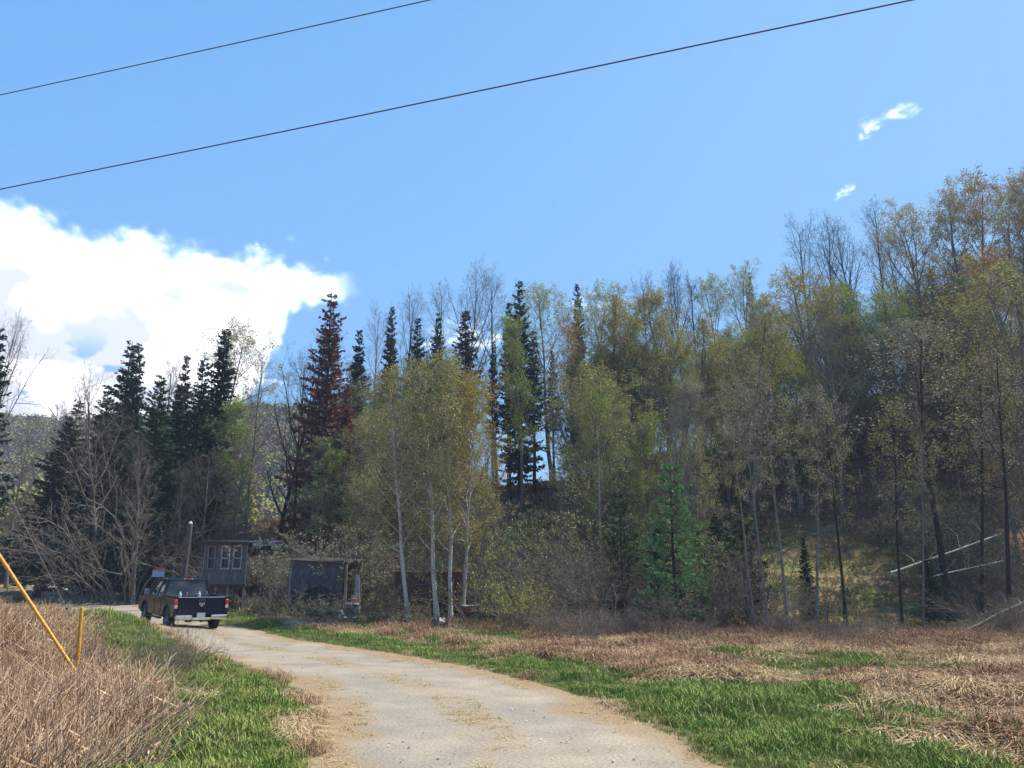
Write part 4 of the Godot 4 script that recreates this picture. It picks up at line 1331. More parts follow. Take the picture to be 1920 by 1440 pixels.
func make_logs() -> void:
	log_between("fallen_log", ground_at(15.9, 30.0) + Vector3(0, 0.1, 0), ground_at(20.4, 31.0) + Vector3(0, 1.75, 0), 0.075, 0.045, M.bark_pale, "pale bare log leaning up from the field at the right edge", 3)
	log_between("fallen_birch", ground_at(17.3, 37.0) + Vector3(0, 2.6, 0), ground_at(23.6, 38.5) + Vector3(0, 4.2, 0), 0.05, 0.03, M.bark_birch, "fallen birch trunk hung up across the bent dark trunk", 8)
	log_between("fallen_birch", ground_at(18.5, 36.0) + Vector3(0, 2.3, 0), ground_at(22.2, 36.4) + Vector3(0, 3.0, 0), 0.035, 0.018, M.bark_birch, "thinner fallen birch below the one hung up", 6)
	log_between("broken_stem", ground_at(-14.1, 51.5) + Vector3(0, 4.0, 0), ground_at(-15.4, 51.2) + Vector3(0, 6.3, 0), 0.07, 0.05, M.bark_pale, "short broken pale stem leaning in the gap above the cabin", 2)
	log_between("slope_log", ground_at(-15.5, 48.5) + Vector3(0, 0.2, 0), ground_at(-11.2, 49.5) + Vector3(0, 0.5, 0), 0.1, 0.06, M.bark_pale, "pale log lying on the litter slope below the rust red spruce", 4)
	log_between("slope_log", ground_at(-9.6, 46.0) + Vector3(0, 0.15, 0), ground_at(-12.9, 46.6) + Vector3(0, 0.4, 0), 0.08, 0.05, M.bark_grey, "grey log lying on the slope above the lean-to", 4)
	log_between("driftwood_branch", ground_at(-4.7, 9.75) + Vector3(0, 0.05, 0), ground_at(-3.55, 9.35) + Vector3(0, 0.09, 0), 0.035, 0.018, M.pale_board, "pale dead branch lying in the grass at the bottom of the picture", 2)
	log_between("bent_branch", ground_at(3.2, 36.5) + Vector3(0, 2.0, 0), ground_at(4.3, 36.0) + Vector3(0, 2.75, 0), 0.035, 0.02, M.bark_birch, "short white broken branch caught in the brush left of the pine", 2)

# ------------------------------------------------------------------ power line
func sagging(called: String, a: Vector3, b: Vector3, sag: float, r: float, label: String) -> void:
	var p := PackedVector3Array()
	var rr := PackedFloat32Array()
	for k in 41:
		var u := k / 40.0
		p.append(a.lerp(b, u) - Vector3(0, 4.0 * sag * u * (1.0 - u), 0) - a)
		rr.append(r)
	var s := Shape.new()
	s.tube(p, rr, 6)
	var o := part(called, s.mesh(), M.wire, self)
	o.position = a
	tag(o, label, "cable")

func pole(at: Vector3, label: String) -> void:
	var t := base("utility_pole", at)
	var s := Shape.new()
	s.tube(PackedVector3Array([Vector3(0, -0.5, 0), Vector3(0, 6, 0), Vector3(0, 11.9, 0)]), PackedFloat32Array([0.17, 0.145, 0.115]), 14)
	part("shaft", s.mesh(), M.post_grey, t)
	for y in [8.95, 11.2]:
		s = Shape.new()
		s.lathe(Transform3D(Basis.IDENTITY, Vector3(0, y - 0.1, 0.17)), [[0.0, 0.0], [0.03, 0.0], [0.05, 0.06], [0.03, 0.1], [0.05, 0.14], [0.02, 0.2], [0.0, 0.2]], 10)
		part("insulator", s.mesh(), M.trim_dark, t)
	s = Shape.new()
	s.lathe(Transform3D.IDENTITY, [[0.13, 11.85], [0.13, 11.93], [0.0, 11.98]], 12)
	part("pole_cap", s.mesh(), M.steel, t)
	tag(t, label, "pole", "poles of the power line")

func make_power_line() -> void:
	var a := Vector3(-15.0, 0, -15.3)
	var b := Vector3(33.0, 0, 1.3)
	pole(Vector3(a.x, land(a.x, 15.3), a.z), "wooden pole that the guy wires brace")
	pole(Vector3(b.x, land(b.x, -1.3), b.z), "wooden pole that carries the overhead cables on")
	sagging("overhead_cable", a + Vector3(0, 9.05, 0.17), b + Vector3(0, 9.15, 0.17), 0.22, 0.010, "lower overhead cable crossing the whole sky")
	sagging("overhead_cable", a + Vector3(0, 11.3, 0.17), b + Vector3(0, 9.9, 0.17), 0.25, 0.009, "upper overhead cable crossing the sky's upper left")
	# guy wires; the nearer one wears a yellow guard
	var foot := Vector3(-7.84, 0.36, -15.0)
	var top := Vector3(-15.0, 8.75, -15.3)
	var t := base("yellow_guyed_wire", foot)
	var s := Shape.new()
	s.rod(Vector3.ZERO, top - foot, 0.006, 6)
	part("wire", s.mesh(), M.steel, t)
	var way := (top - foot).normalized()
	s = Shape.new()
	s.tube(PackedVector3Array([way * 0.02, way * 1.6, way * 4.4]), PackedFloat32Array([0.029, 0.032, 0.034]), 9)
	part("guard", s.mesh(), M.yellow, t)
	for k in 4:
		s = Shape.new()
		s.rod(way * (0.5 + k * 0.95), way * (0.56 + k * 0.95), 0.038, 9)
		part("band", s.mesh(), M.yellow_worn, t)
	s = Shape.new()
	s.rod(way * 0.05, -way * 0.75, 0.012, 6)
	part("anchor_rod", s.mesh(), M.steel, t)
	tag(t, "guy wire sheathed in a bright yellow guard, anchored in the weeds", "guy wire")
	foot = Vector3(-12.06, land(-12.06, 22.2) - 0.1, -22.9)
	top = Vector3(-15.0, 11.5, -15.3)
	t = base("bare_guy_wire", foot)
	s = Shape.new()
	s.rod(Vector3.ZERO, top - foot, 0.012, 6)
	part("wire", s.mesh(), M.steel, t)
	way = (top - foot).normalized()
	for k in 3:
		s = Shape.new()
		var y: float = [0.55, 0.75, 1.35][k]
		s.rod(way * y, way * (y + [0.07, 0.05, 0.09][k]), [0.025, 0.03, 0.02][k], 8)
		part("clamp", s.mesh(), [M.steel, M.dark_plastic, M.rusty][k], t)
	tag(t, "thin bare steel guy wire with clamps, behind the yellow one", "guy wire")
	# upright marker post
	t = base("yellow_marker_post", Vector3(-8.97, land(-8.97, 17.2), -17.2))
	s = Shape.new()
	s.lathe(Transform3D(Basis(Vector3.BACK, 0.05), Vector3.ZERO), [[0.038, -0.2], [0.038, 1.42], [0.034, 1.46], [0.0, 1.48]], 12)
	part("tube", s.mesh(), M.yellow, t)
	s = Shape.new()
	s.lathe(Transform3D(Basis(Vector3.BACK, 0.05), Vector3.ZERO), [[0.041, 0.05], [0.041, 0.8]], 12)
	part("faded_sleeve", s.mesh(), M.yellow_worn, t)
	tag(t, "upright yellow marker post in the weeds beside the guarded guy wire", "post")

# ------------------------------------------------------------------ the wood
const TREES := [
	["spruce", 0, -30.66, 45.00, 16.02, 0.90, "needle", 0.0, "tall dark spruce cut by the picture's left edge, beyond the weedy bank", ""],
	["bare", 1, -33.67, 49.00, 19.55, 0.55, "pale", 0.0, "bare tree with fine curled twigs behind the leftmost spruce", ""],
	["bare", 2, -41.08, 66.00, 14.74, 0.80, "", 0.0, "slim grey leafless tree where the road vanishes on the left", ""],
	["bare", 0, -37.20, 62.00, 15.15, 0.80, "", 0.0, "pale leafless tree with crooked trunk left of the dark leaning spruce", ""],
	["bare", 3, -39.45, 68.00, 16.79, 0.70, "", 0.0, "thin leafless tree poking above the dark leaning spruce", ""],
	["spruce", 1, -31.01, 53.00, 13.24, 1.50, "needle", 5.0, "broad ragged dark spruce leaning over the end of the road", ""],
	["spruce", 1, -30.32, 60.00, 19.36, 1.25, "needle", 0.0, "tallest twin topped spruce, its left tip, behind pale twigs", ""],
	["spruce", 2, -30.15, 61.00, 19.38, 1.00, "needle", 0.0, "right tip of the twin topped spruces behind pale twigs", ""],
	["bare", 1, -27.58, 54.00, 15.38, 1.00, "pale", 0.0, "pale grey twiggy tree in front of the twin topped spruces", ""],
	["spruce", 0, -23.03, 50.00, 14.34, 1.35, "green", 0.0, "full mid green spruce above the small red and blue sign", ""],
	["bare", 2, -27.09, 60.00, 18.82, 0.80, "", 0.0, "grey leafless tree behind the mid green spruce", ""],
	["spruce", 4, -25.73, 60.00, 17.78, 0.90, "dying", 0.0, "thin brownish dying spruce between two dark green ones", ""],
	["spruce", 1, -21.53, 53.00, 15.94, 1.10, "needle", 0.0, "dark spruce with stepped left side, left neighbour of the narrow one", ""],
	["spruce", 2, -20.98, 55.00, 17.80, 1.30, "needle", 0.0, "narrow tall dark spruce directly above the grey cabin", ""],
	["bud", 0, -22.39, 61.00, 18.74, 0.75, "tan", 0.0, "round tan budding crown behind the narrow tall spruce", ""],
	["bare", 3, -19.99, 60.00, 16.09, 0.80, "", 0.0, "leafless tree at the gap left of the rust red spruce", ""],
	["bud", 2, -17.72, 51.00, 12.91, 0.70, "lime", 0.0, "slender lime green young tree behind the grey cabin", ""],
	["thicket", 1, -24.63, 48.00, 7.95, 0.80, "", -6.0, "sprawling grey leafless bush over the shaded road end", ""],
	["spruce", 0, -29.56, 56.00, 15.01, 1.20, "needle", 0.0, "dark spruce behind the sprawling grey leafless bush", ""],
	["spruce", 1, -34.60, 60.00, 10.76, 1.30, "needle", 0.0, "short dark spruce where the road slips out of sight", ""],
	["spruce", 2, -24.35, 56.00, 14.87, 1.20, "needle", 0.0, "dark spruce behind the grey pole", ""],
	["thicket", 1, -22.15, 47.00, 8.82, 0.80, "", -8.0, "low grey leafless bush with drooping sunlit twigs beside the road", ""],
	["bare", 2, -21.35, 46.00, 10.30, 0.95, "", -3.0, "grey leafless tree behind the small roadside sign", ""],
	["bare", 3, -20.15, 48.00, 8.59, 1.00, "", 0.0, "thin leafless tree behind the grey post", ""],
	["bare", 0, -18.82, 49.00, 9.51, 0.90, "", 0.0, "thin leafless tree rising right behind the cabin roof", ""],
	["bare", 1, -17.46, 50.00, 9.06, 0.90, "", 0.0, "leafless sapling at the cabin's far corner", ""],
	["bare", 1, -15.90, 54.00, 17.83, 0.80, "dark", 0.0, "leafless tree forking widely left of the rust red spruce", ""],
	["bare", 3, -14.35, 53.00, 15.58, 0.70, "dark", 0.0, "slim dark trunk beside the rust red spruce", ""],
	["spruce", 0, -12.37, 51.00, 18.60, 1.00, "rust", 0.0, "rust red dead spruce with pointed top against the cloud", ""],
	["spruce", 3, -10.77, 50.00, 11.98, 1.10, "rust", 0.0, "lower rust brown dead spruce hugging the red one's right side", ""],
	["spruce", 4, -11.56, 57.00, 14.72, 1.00, "needle", 0.0, "blue green pointed spruce right of the rust red one", ""],
	["spruce", 2, -9.03, 56.00, 15.73, 0.80, "dying", 0.0, "narrow blackish brown spruce with pointed top", ""],
	["bare", 0, -11.58, 64.00, 16.39, 0.60, "", 0.0, "thin bare ridge tree left of the blackish brown spruce", ""],
	["bare", 2, -9.07, 66.00, 18.12, 0.75, "", 0.0, "bare ridge tree right of the blackish brown spruce", ""],
	["bare", 3, -6.31, 67.00, 19.46, 0.70, "", 0.0, "bare ridge tree above the two short dark spruces", ""],
	["bare", 1, -4.05, 68.00, 20.64, 0.70, "", 0.0, "bare ridge tree above the greyish dying spruce", ""],
	["bare", 0, -1.22, 67.00, 20.32, 0.75, "", 0.0, "tall bare ridge tree just left of the tallest middle spruce", ""],
	["spruce", 1, -7.63, 61.00, 14.26, 1.00, "needle", 0.0, "left of two short dark spruces over the white birches", ""],
	["spruce", 0, -6.12, 62.00, 14.60, 0.80, "needle", 0.0, "right of two short dark spruces over the white birches", ""],
	["spruce", 3, -3.55, 57.00, 15.38, 1.15, "dying", 0.0, "greyish brown dying spruce behind the white birches", ""],
	["birch", 0, -4.46, 35.50, 12.43, 1.10, "olive", -3.2, "leftmost white birch in front of the maroon trailer", ""],
	["birch", 1, -3.25, 36.00, 13.37, 1.15, "olive", -4.2, "leaning white birch second from the left by the trailer", ""],
	["birch", 2, -2.72, 36.50, 13.33, 1.10, "olive", -0.5, "pale birch third from the left by the maroon trailer", ""],
	["birch", 0, -2.26, 37.50, 12.28, 0.90, "yellow", 2.3, "rightmost birch of the clump, its crown tinged yellow", ""],
	["bud", 1, -2.26, 46.00, 13.30, 0.70, "ochre", 0.0, "small ochre budding tree right behind the birch clump", ""],
	["bud", 3, -9.01, 44.00, 8.02, 1.00, "olive", 0.0, "olive budding tree above the dark lean-to shed", ""],
	["bud", 0, -8.48, 47.00, 10.85, 0.90, "olive", 0.0, "olive budding tree between rust spruce and birches", ""],
	["spruce", 1, 0.64, 59.00, 17.36, 0.90, "needle", 0.0, "tallest dark spruce in the middle of the ridge", ""],
	["spruce", 4, -0.21, 58.00, 15.61, 0.90, "needle", 0.0, "dark spruce with bare lower trunk left of the tallest one", ""],
	["spruce", 3, 1.71, 60.00, 13.37, 0.90, "needle", 0.0, "dark spruce with bare lower trunk right of the tallest one", ""],
	["spruce", 4, -1.49, 60.00, 12.27, 0.80, "needle", 0.0, "thin dark spruce with bare trunk at the edge of the birches", ""],
	["spruce", 3, 3.29, 62.00, 11.62, 0.80, "needle", 0.0, "dark thin spruce half hidden under pale lime crown", ""],
	["bud", 2, 0.72, 56.00, 14.70, 0.60, "lime", 0.0, "lime green crown in front of the tallest middle spruce", ""],
	["bud", 0, 3.14, 62.00, 17.33, 0.80, "pale", 0.0, "pale lime airy crown right of the tallest middle spruce", ""],
	["spruce", 2, 5.82, 66.00, 17.64, 0.80, "needle", 0.0, "small pointed spruce tip behind orange crowns", ""],
	["bud", 1, 3.93, 54.00, 14.86, 0.70, "ochre", 0.0, "deep ochre budding tree left of the other ochre crowns", ""],
	["bud", 3, 7.39, 57.00, 15.88, 0.90, "yellow", 0.0, "yellow ochre budding tree right of the small spruce tip", ""],
	["bud", 0, 7.30, 64.00, 16.72, 0.70, "pale", 0.0, "pale airy crown between spruce tip and ochre tree", ""],
	["bud", 2, 11.53, 57.00, 15.54, 1.15, "yellow", 0.0, "broad yellow ochre crown below the dense bare tops", ""],
	["bud", 1, 9.07, 55.00, 14.57, 0.90, "olive", 0.0, "olive green crown left of the broad yellow one", ""],
	["bud", 3, 13.61, 56.00, 12.94, 0.90, "yellow", 0.0, "yellow green crown right of the broad yellow one", ""],
	["bare", 0, 12.28, 69.00, 18.57, 0.60, "dark", 0.0, "leafless dark topped tree in the tight cluster over the yellow crowns", "leafless hardwoods along the ridge"],
	["bare", 1, 13.97, 69.00, 19.06, 0.60, "dark", 0.0, "leafless dark topped tree in the tight cluster over the yellow crowns", "leafless hardwoods along the ridge"],
	["bare", 2, 15.19, 69.00, 19.39, 0.60, "dark", 0.0, "leafless dark topped tree in the tight cluster over the yellow crowns", "leafless hardwoods along the ridge"],
	["bare", 3, 16.54, 69.00, 18.00, 0.60, "dark", 0.0, "leafless dark topped tree in the tight cluster over the yellow crowns", "leafless hardwoods along the ridge"],
	["bud", 0, 19.41, 72.00, 17.34, 0.60, "pale", 0.0, "pale lime tree on the skyline left of the dip", ""],
	["bud", 1, 22.94, 73.00, 16.96, 0.60, "pale", 0.0, "pale lime tree on the skyline beside the tiny spruce tip", ""],
	["spruce", 0, 24.46, 76.00, 16.29, 0.50, "needle", 0.0, "tiny distant spruce tip on the skyline", ""],
	["bud", 2, 22.16, 64.00, 12.20, 0.80, "pale", 0.0, "grey lime crown in the skyline dip", ""],
	["bud", 3, 15.07, 50.00, 15.27, 1.10, "olive", 0.0, "big hazy olive grey crown in the middle of the wood", ""],
	["bud", 0, 4.83, 44.00, 13.16, 1.00, "olive", -1.5, "olive tree left of the bright green pine", ""],
	["birch", 1, 4.73, 42.50, 12.89, 0.80, "lime", -0.5, "thin white birch stem standing alone in the thicket", ""],
	["bud", 2, 7.31, 43.00, 10.66, 0.80, "lime", 0.0, "lime crowned young tree above the bright green pine", ""],
	["bud", 1, 9.85, 42.00, 9.48, 0.80, "olive", 0.0, "olive young tree behind the bright green pine", ""],
	["bud", 0, 22.36, 56.00, 15.15, 1.00, "yellow", 0.0, "yellow green crown under the bare skyline trees", ""],
	["bud", 3, 25.29, 58.00, 14.21, 1.00, "lime", 0.0, "bright lime crown under the bare skyline trees", ""],
	["bud", 1, 26.48, 55.00, 13.07, 1.00, "lime", 0.0, "lime crown right of the brown grey tree", ""],
	["bare", 2, 21.19, 51.00, 13.96, 1.20, "pale", 0.0, "broad brown grey tree in the middle right of the wood", ""],
	["bud", 0, 27.09, 52.00, 12.11, 1.10, "greybrown", 0.0, "broad grey twiggy tree left of the rust leaved ones", ""],
	["bare", 0, 32.55, 82.00, 23.74, 0.70, "dark", 0.0, "leftmost bare tree on the right skyline", ""],
	["bare", 2, 35.50, 82.00, 23.29, 0.70, "dark", 0.0, "slim bare skyline tree, second from the left", ""],
	["bare", 1, 37.71, 82.00, 23.20, 0.70, "dark", 0.0, "dense bare skyline tree, third from the left", ""],
	["bare", 3, 41.25, 82.00, 23.18, 0.70, "dark", 0.0, "tall bare skyline tree below the lower small cloud", ""],
	["bare", 0, 42.87, 82.00, 19.09, 0.70, "dark", 0.0, "short bare skyline tree before the tan crowns", ""],
	["bud", 1, 34.25, 61.00, 18.73, 0.85, "tan", 0.0, "tan budding tree starting the tall right hand group", ""],
	["bud", 3, 36.81, 61.00, 19.16, 0.85, "tan", 0.0, "tall tan budding tree, second of the right hand group", ""],
	["bud", 0, 39.52, 61.00, 18.80, 0.85, "ochre", 0.0, "ochre tinged tall tree, third of the right hand group", ""],
	["bud", 2, 42.04, 61.00, 17.69, 0.85, "tan", 0.0, "tall tan tree, fourth of the right hand group", ""],
	["bud", 1, 44.15, 61.00, 17.15, 0.85, "tan", 0.0, "tall tree cut by the picture's right edge", ""],
	["bud", 0, 44.96, 66.00, 14.15, 0.80, "pale", 0.0, "pale green crown behind the tall right hand trees", ""],
	["bud", 1, 32.15, 57.00, 14.55, 0.80, "ochre", 0.0, "ochre leaved tree left of the rust leaved one", ""],
	["bud", 2, 33.13, 54.00, 16.41, 0.90, "amber", 0.0, "rust leaved tree below the ochre tinged tall one", ""],
	["bud", 3, 26.44, 42.00, 14.64, 0.60, "amber", 0.0, "small orange leaved tree before the dark right hand crown", ""],
	["bud", 1, 31.06, 45.00, 19.18, 1.10, "olive", 0.0, "dark olive crowned tree at the picture's right edge", ""],
	["bare", 0, 24.20, 38.00, 13.55, 0.90, "", 0.0, "grey twiggy tree over the fallen birch log", ""],
	["pole", 0, 10.21, 30.50, 11.53, 0.90, "greybrown", 0.8, "straight pale trunk, rightmost of the slim group by the field", ""],
	["pole", 1, 9.67, 31.00, 10.78, 0.90, "greybrown", -2.1, "leaning pale trunk, middle of the slim group by the field", ""],
	["pole", 2, 9.46, 32.00, 10.59, 0.80, "olive", -1.6, "thinnest pale trunk on the left of the slim group", ""],
	["pole", 1, 11.80, 32.00, 10.59, 0.90, "greybrown", 4.2, "slim grey tree right behind the slim group", ""],
	["pole", 0, 13.38, 33.00, 10.38, 1.00, "olive", 2.6, "dark trunked tree left of the sunlit clearing", ""],
	["pole", 2, 15.15, 32.00, 10.59, 0.90, "olive", 3.1, "dark trunked tree right of the sunlit clearing", ""],
	["pole", 1, 19.26, 36.00, 15.42, 1.60, "greybrown", 2.0, "stout dark trunked tree, its trunk bent, by the fallen birch", ""],
	["pole", 0, 16.45, 33.00, 9.91, 0.70, "olive", 8.0, "thin forked stem right of the sunlit clearing", ""],
	["pole", 2, 21.17, 35.00, 13.99, 1.10, "greybrown", 8.4, "dark trunked tree above the leaning log at the right", ""],
	["pole", 1, 21.67, 38.00, 14.40, 1.00, "olive", 6.3, "slim dark tree between the fallen birch and the log", ""],
	["pine", 0, 6.75, 33.50, 6.93, 1.00, "bright", 0.0, "bright green young pine at the field's edge", ""],
	["pine", 1, 10.04, 35.00, 5.78, 1.10, "green", 0.0, "dull green young pine behind the slim pale trunks", ""],
	["pine", 0, 4.86, 36.00, 5.88, 0.80, "green", 0.0, "dull green young pine left of the bright one", ""],
	["spruce", 0, 6.80, 37.00, 4.64, 1.70, "needle", 0.0, "low dark spruce filling the shade behind the bright pine", "low dark spruces in the shade"],
	["spruce", 1, 8.87, 38.00, 4.32, 1.70, "needle", 0.0, "low dark spruce filling the shade behind the bright pine", "low dark spruces in the shade"],
	["spruce", 2, 10.82, 37.00, 3.79, 1.70, "needle", 0.0, "low dark spruce filling the shade behind the bright pine", "low dark spruces in the shade"],
	["spruce", 0, 10.46, 41.00, 5.05, 1.70, "needle", 0.0, "low dark spruce filling the shade behind the bright pine", "low dark spruces in the shade"],
	["spruce", 1, 18.00, 35.00, 3.46, 1.30, "green", 0.0, "low blue green spruce under the fallen birch", ""],
	["spruce", 2, 13.06, 36.00, 3.97, 1.30, "needle", 0.0, "low black green spruce left of the sunlit clearing", ""],
]

func nearby(x: float, d: float) -> String:
	# which landmark of the wood a filling tree or bush stands by
	var q := x / d
	var names := [[-0.17, "between the rust red spruce and the birches"], [-0.06, "behind the birch clump"], [0.02, "below the tallest middle spruce"], [0.10, "left of the bright green pine"], [0.17, "below the ochre crowns"], [0.25, "behind the bright green pine"], [0.33, "behind the slim pale trunks"], [0.42, "by the sunlit clearing"], [0.5, "behind the fallen birch"], [9.0, "near the picture's right edge"]]
	for k in names:
		if q < k[0]:
			return k[1]
	return ""

func make_wood() -> void:
	rng.seed = 71
	for r in TREES:
		plant(r[0], r[1], r[2], r[3], r[4], r[5], r[6], r[7], r[8], r[9])
	# the rest of the wood: alike saplings and bushes that fill it
	rng.seed = 72
	var placed := 0
	var tries := 0
	while placed < 120 and tries < 2000:
		tries += 1
		var x := rng.randf_range(-13.0, 44.0)
		var d := along(FOOT, x) + rng.randf_range(0.5, 30.0)
		var q := x / d
		if absf(q) > 0.74 or (q < -0.255) or (q > -0.07 and q < 0.065 and d > 47.0):
			continue
		if x > 12.5 and x < 28.0 and d < 50.0:
			continue
		placed += 1
		var h := rng.randf_range(7.0, 11.5)
		if rng.randf() < 0.45:
			plant("bare", rng.randi() % 4, x, d, h, rng.randf_range(0.8, 1.1), "", rng.randf_range(-4, 4), "grey leafless sapling on the slope " + nearby(x, d), "leafless saplings " + nearby(x, d))
		else:
			var tone: String = ["olive", "sage", "sage", "lime", "greybrown", "sage"][rng.randi() % 6]
			if q > 0.5 and d > 52.0 and rng.randf() < 0.4: tone = "ochre"
			plant("bud", rng.randi() % 4, x, d, h, rng.randf_range(0.8, 1.1), tone, rng.randf_range(-4, 4), "budding %s sapling on the slope " % {"olive": "olive", "greybrown": "grey brown", "lime": "lime green", "sage": "grey green", "ochre": "ochre"}[tone] + nearby(x, d), "budding %s saplings " % tone + nearby(x, d))
	placed = 0
	while placed < 70:
		var x := rng.randf_range(-10.0, 26.0)
		var d := along(FOOT, x) - 6.0 + rng.randf_range(0.0, 12.0)
		if x < -1.5 and d < 41.0: continue
		if meadow(x, d) > 0.05: continue
		placed += 1
		plant("thicket", rng.randi() % 2, x, d, rng.randf_range(1.6, 3.6), rng.randf_range(0.9, 1.5), "", rng.randf_range(-8, 8), "bare brown brush low down " + nearby(x, d), "bare brush " + nearby(x, d))
	placed = 0
	while placed < 34:
		# low brush that spills out on to the field
		var x := rng.randf_range(1.0, 25.0)
		var d := rng.randf_range(26.8, 31.0)
		if absf(x) > d * 0.7: continue
		placed += 1
		plant("thicket", rng.randi() % 2, x, d, rng.randf_range(0.7, 1.5), rng.randf_range(1.0, 1.6), "", rng.randf_range(-10, 10), "low bare brush spilling on to the field " + nearby(x, d), "low brush on the field " + nearby(x, d))
	placed = 0
	while placed < 24:
		# crowns that close the ridge
		var x := rng.randf_range(5.0, 42.0)
		var d := along(FOOT, x) + rng.randf_range(17.0, 27.0)
		if absf(x) > d * 0.7: continue
		placed += 1
		var tone: String = ["sage", "pale", "yellow", "olive"][placed % 4]
		plant("bud", rng.randi() % 4, x, d, rng.randf_range(9.0, 11.5), rng.randf_range(0.9, 1.15), tone, rng.randf_range(-4, 4), "%s crowned tree on the ridge %s" % [{"sage": "grey green", "pale": "pale lime", "yellow": "yellow green", "olive": "olive"}[tone], nearby(x, d)], "%s crowns on the ridge %s" % [tone, nearby(x, d)])
	placed = 0
	while placed < 40:
		var x := rng.randf_range(-8.0, 27.0)
		var d := along(FOOT, x) - 1.5 + rng.randf_range(0.0, 15.0)
		if x < -1.5 and d < 43.0: continue
		if meadow(x, d) > 0.05: continue
		placed += 1
		var tone: String = ["olive", "lime", "shrub", "olive", "greybrown"][rng.randi() % 5]
		plant("leafy", rng.randi() % 2, x, d, rng.randf_range(2.6, 5.6), rng.randf_range(0.75, 1.0), tone, rng.randf_range(-6, 6), "leafing %s bush %s" % [{"olive": "olive", "lime": "lime green", "shrub": "dull green", "greybrown": "grey brown"}[tone], nearby(x, d)], "leafing %s bushes %s" % [tone, nearby(x, d)])
	for k in 22:
		var x := rng.randf_range(-30.0, -14.5)
		var d := along(FOOT, x) - 1.0 + rng.randf_range(0.0, 9.0)
		if lane_side(x, d) < 3.0: continue
		plant("thicket", k % 2, x, d, rng.randf_range(2.0, 4.2), 1.2, "", rng.randf_range(-8, 8), "bare brown brush between the road and the dark spruces", "bare brush above the road")
	for k in 12:
		var x := rng.randf_range(-46.0, -28.0)
		var d := lane_x(0) * 0.0 + rng.randf_range(66.0, 84.0)
		if absf(lane_side(x, d)) < 4.0: continue
		plant("bare" if k % 2 else "spruce", k % 3, x, d, rng.randf_range(9.0, 13.0), 1.0, "" if k % 2 else "needle", 0.0, ["dark spruce closing the view where the road vanishes", "leafless tree closing the view where the road vanishes"][k % 2], ["spruces at the road's end", "leafless trees at the road's end"][k % 2])
	for k in 6:
		var a: Array = [[-6.9, 17.2, 1.15], [-7.6, 17.9, 1.3], [-8.3, 18.6, 1.1], [-6.5, 16.4, 0.95], [-8.8, 17.6, 1.2], [-7.3, 19.0, 1.0]][k]
		plant("thicket", k % 2, a[0], a[1], a[2], 0.7, "", rng.randf_range(-8, 8), "thin twiggy dead weed standing in line with the truck", "twiggy weeds before the truck")
	# leafy bushes one can tell apart; one is added to shade the cabin wall
	for r in [[-0.1, 32.4, 2.2, 1.2, "spring", "bright yellow green bush at the field's edge right of the birches"], [1.3, 32.8, 1.7, 1.2, "spring", "smaller yellow green bush right of the bright one"], [-6.2, 35.4, 1.9, 1.4, "shrub", "olive bush between lean-to and maroon trailer"], [-5.0, 35.0, 1.8, 1.3, "shrub", "olive bush in front of the maroon trailer"],
			[-8.6, 40.8, 4.6, 1.1, "shrub", "grey green bush overhanging the lean-to roof"], [-7.2, 41.2, 3.9, 1.1, "greybrown", "brownish bush behind the lean-to's right corner"], [-3.6, 34.4, 1.3, 1.3, "shrub", "low olive bush at the foot of the leaning birch"], [-1.6, 36.4, 5.5, 0.7, "lime", "tall lime green bush right of the birch trunks"],
			[-11.2, 41.6, 2.0, 1.3, "greybrown", "brown tangle of brush at the cabin's right side"], [-12.4, 39.4, 1.2, 1.2, "greybrown", "low brown brush below the cabin posts"], [-9.7, 37.3, 1.5, 1.2, "greybrown", "brown brush hiding the lean-to's lower left corner"], [-8.0, 39.9, 3.6, 1.0, "shrub", "grey green bush pressing on the lean-to's right side"], [-9.6, 36.9, 1.7, 1.1, "shrub", "dull green bush before the lean-to's left post"], [-8.3, 37.2, 1.4, 1.2, "greybrown", "brown brush before the lean-to's middle"], [-10.3, 40.0, 3.3, 0.9, "greybrown", "brown bush between cabin and lean-to"], [22.5, 33.0, 2.6, 1.3, "shrub", "olive bush behind the leaning log"], [-11.5, 42.4, 4.0, 1.0, "greybrown", "tall brown bush added to shade the cabin's right wall"], [12.6, 33.6, 2.4, 1.1, "shrub", "dark olive bush left of the sunlit clearing"]]:
		plant("leafy", int(absf(r[0]) * 7.0) % 2, r[0], r[1], r[2], r[3], r[4], 0.0, r[5])

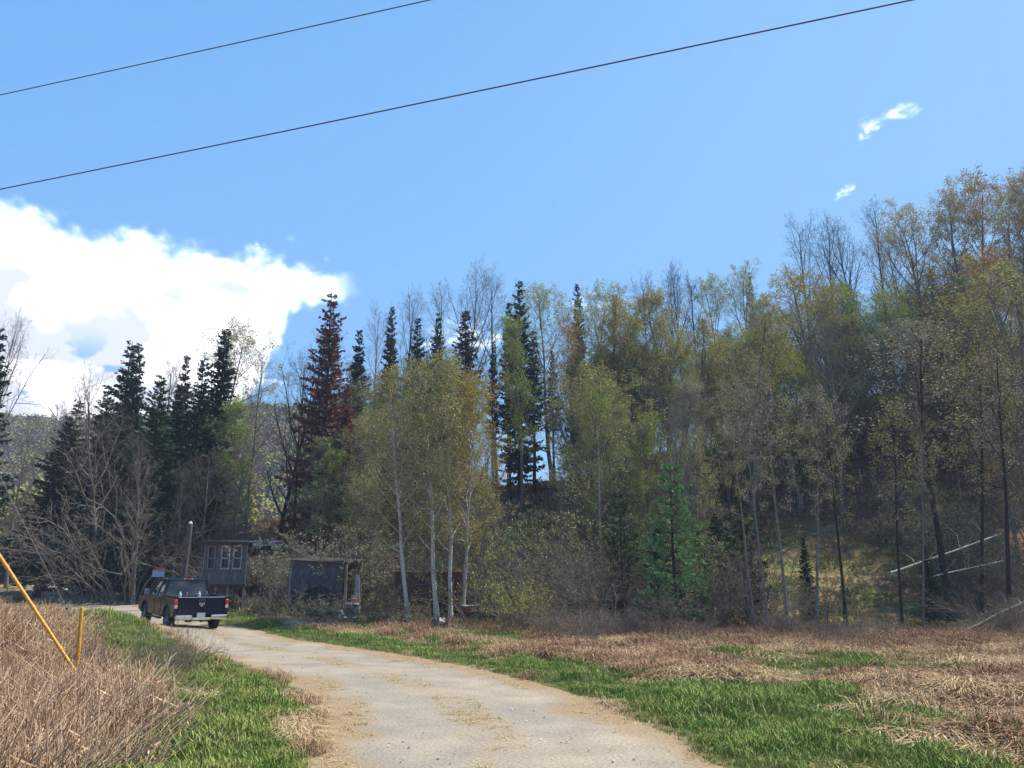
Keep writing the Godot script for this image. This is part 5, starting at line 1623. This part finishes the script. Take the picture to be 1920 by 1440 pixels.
func _ready() -> void:
	# camera
	var cam := Camera3D.new()
	cam.name = "camera"
	add_child(cam)
	cam.position = Vector3(0, 1.9, 0)
	cam.rotation.x = deg_to_rad(14.26)
	cam.fov = 52.0
	cam.far = 3000.0
	cam.current = true
	# sky
	rough_noise.seed = 3
	rough_noise.frequency = 0.22
	rough_noise.fractal_octaves = 4
	patch_noise.seed = 8
	patch_noise.frequency = 0.11
	patch_noise.fractal_octaves = 3
	var env := Environment.new()
	env.background_mode = Environment.BG_SKY
	env.sky = Sky.new()
	var pano := PanoramaSkyMaterial.new()
	pano.panorama = make_sky()
	env.sky.sky_material = pano
	env.background_energy_multiplier = 1.38
	env.tonemap_mode = Environment.TONE_MAPPER_LINEAR
	env.tonemap_exposure = 1.7
	env.fog_enabled = true
	env.fog_density = 0.0006
	env.fog_light_color = Color(0.80, 0.88, 1.0)
	env.sdfgi_enabled = true
	env.ssao_enabled = true
	env.ssil_enabled = true
	var we := WorldEnvironment.new()
	we.name = "environment"
	we.environment = env
	add_child(we)
	# sun: high, ahead and to the right
	var sun := DirectionalLight3D.new()
	sun.name = "sun"
	sun.light_energy = 1.5
	sun.light_color = Color(1.0, 0.965, 0.90)
	sun.light_angular_distance = 0.55
	sun.shadow_enabled = true
	sun.rotation = Vector3(deg_to_rad(-58.0), deg_to_rad(180.0 - 66.0), 0)
	add_child(sun)

	make_materials()
	make_land()
	stock_up()
	make_wood()
	make_far_wood()
	make_cabin()
	make_lean_to()
	make_trailer()
	make_truck()
	make_yard()
	make_logs()
	make_power_line()
	make_cover()
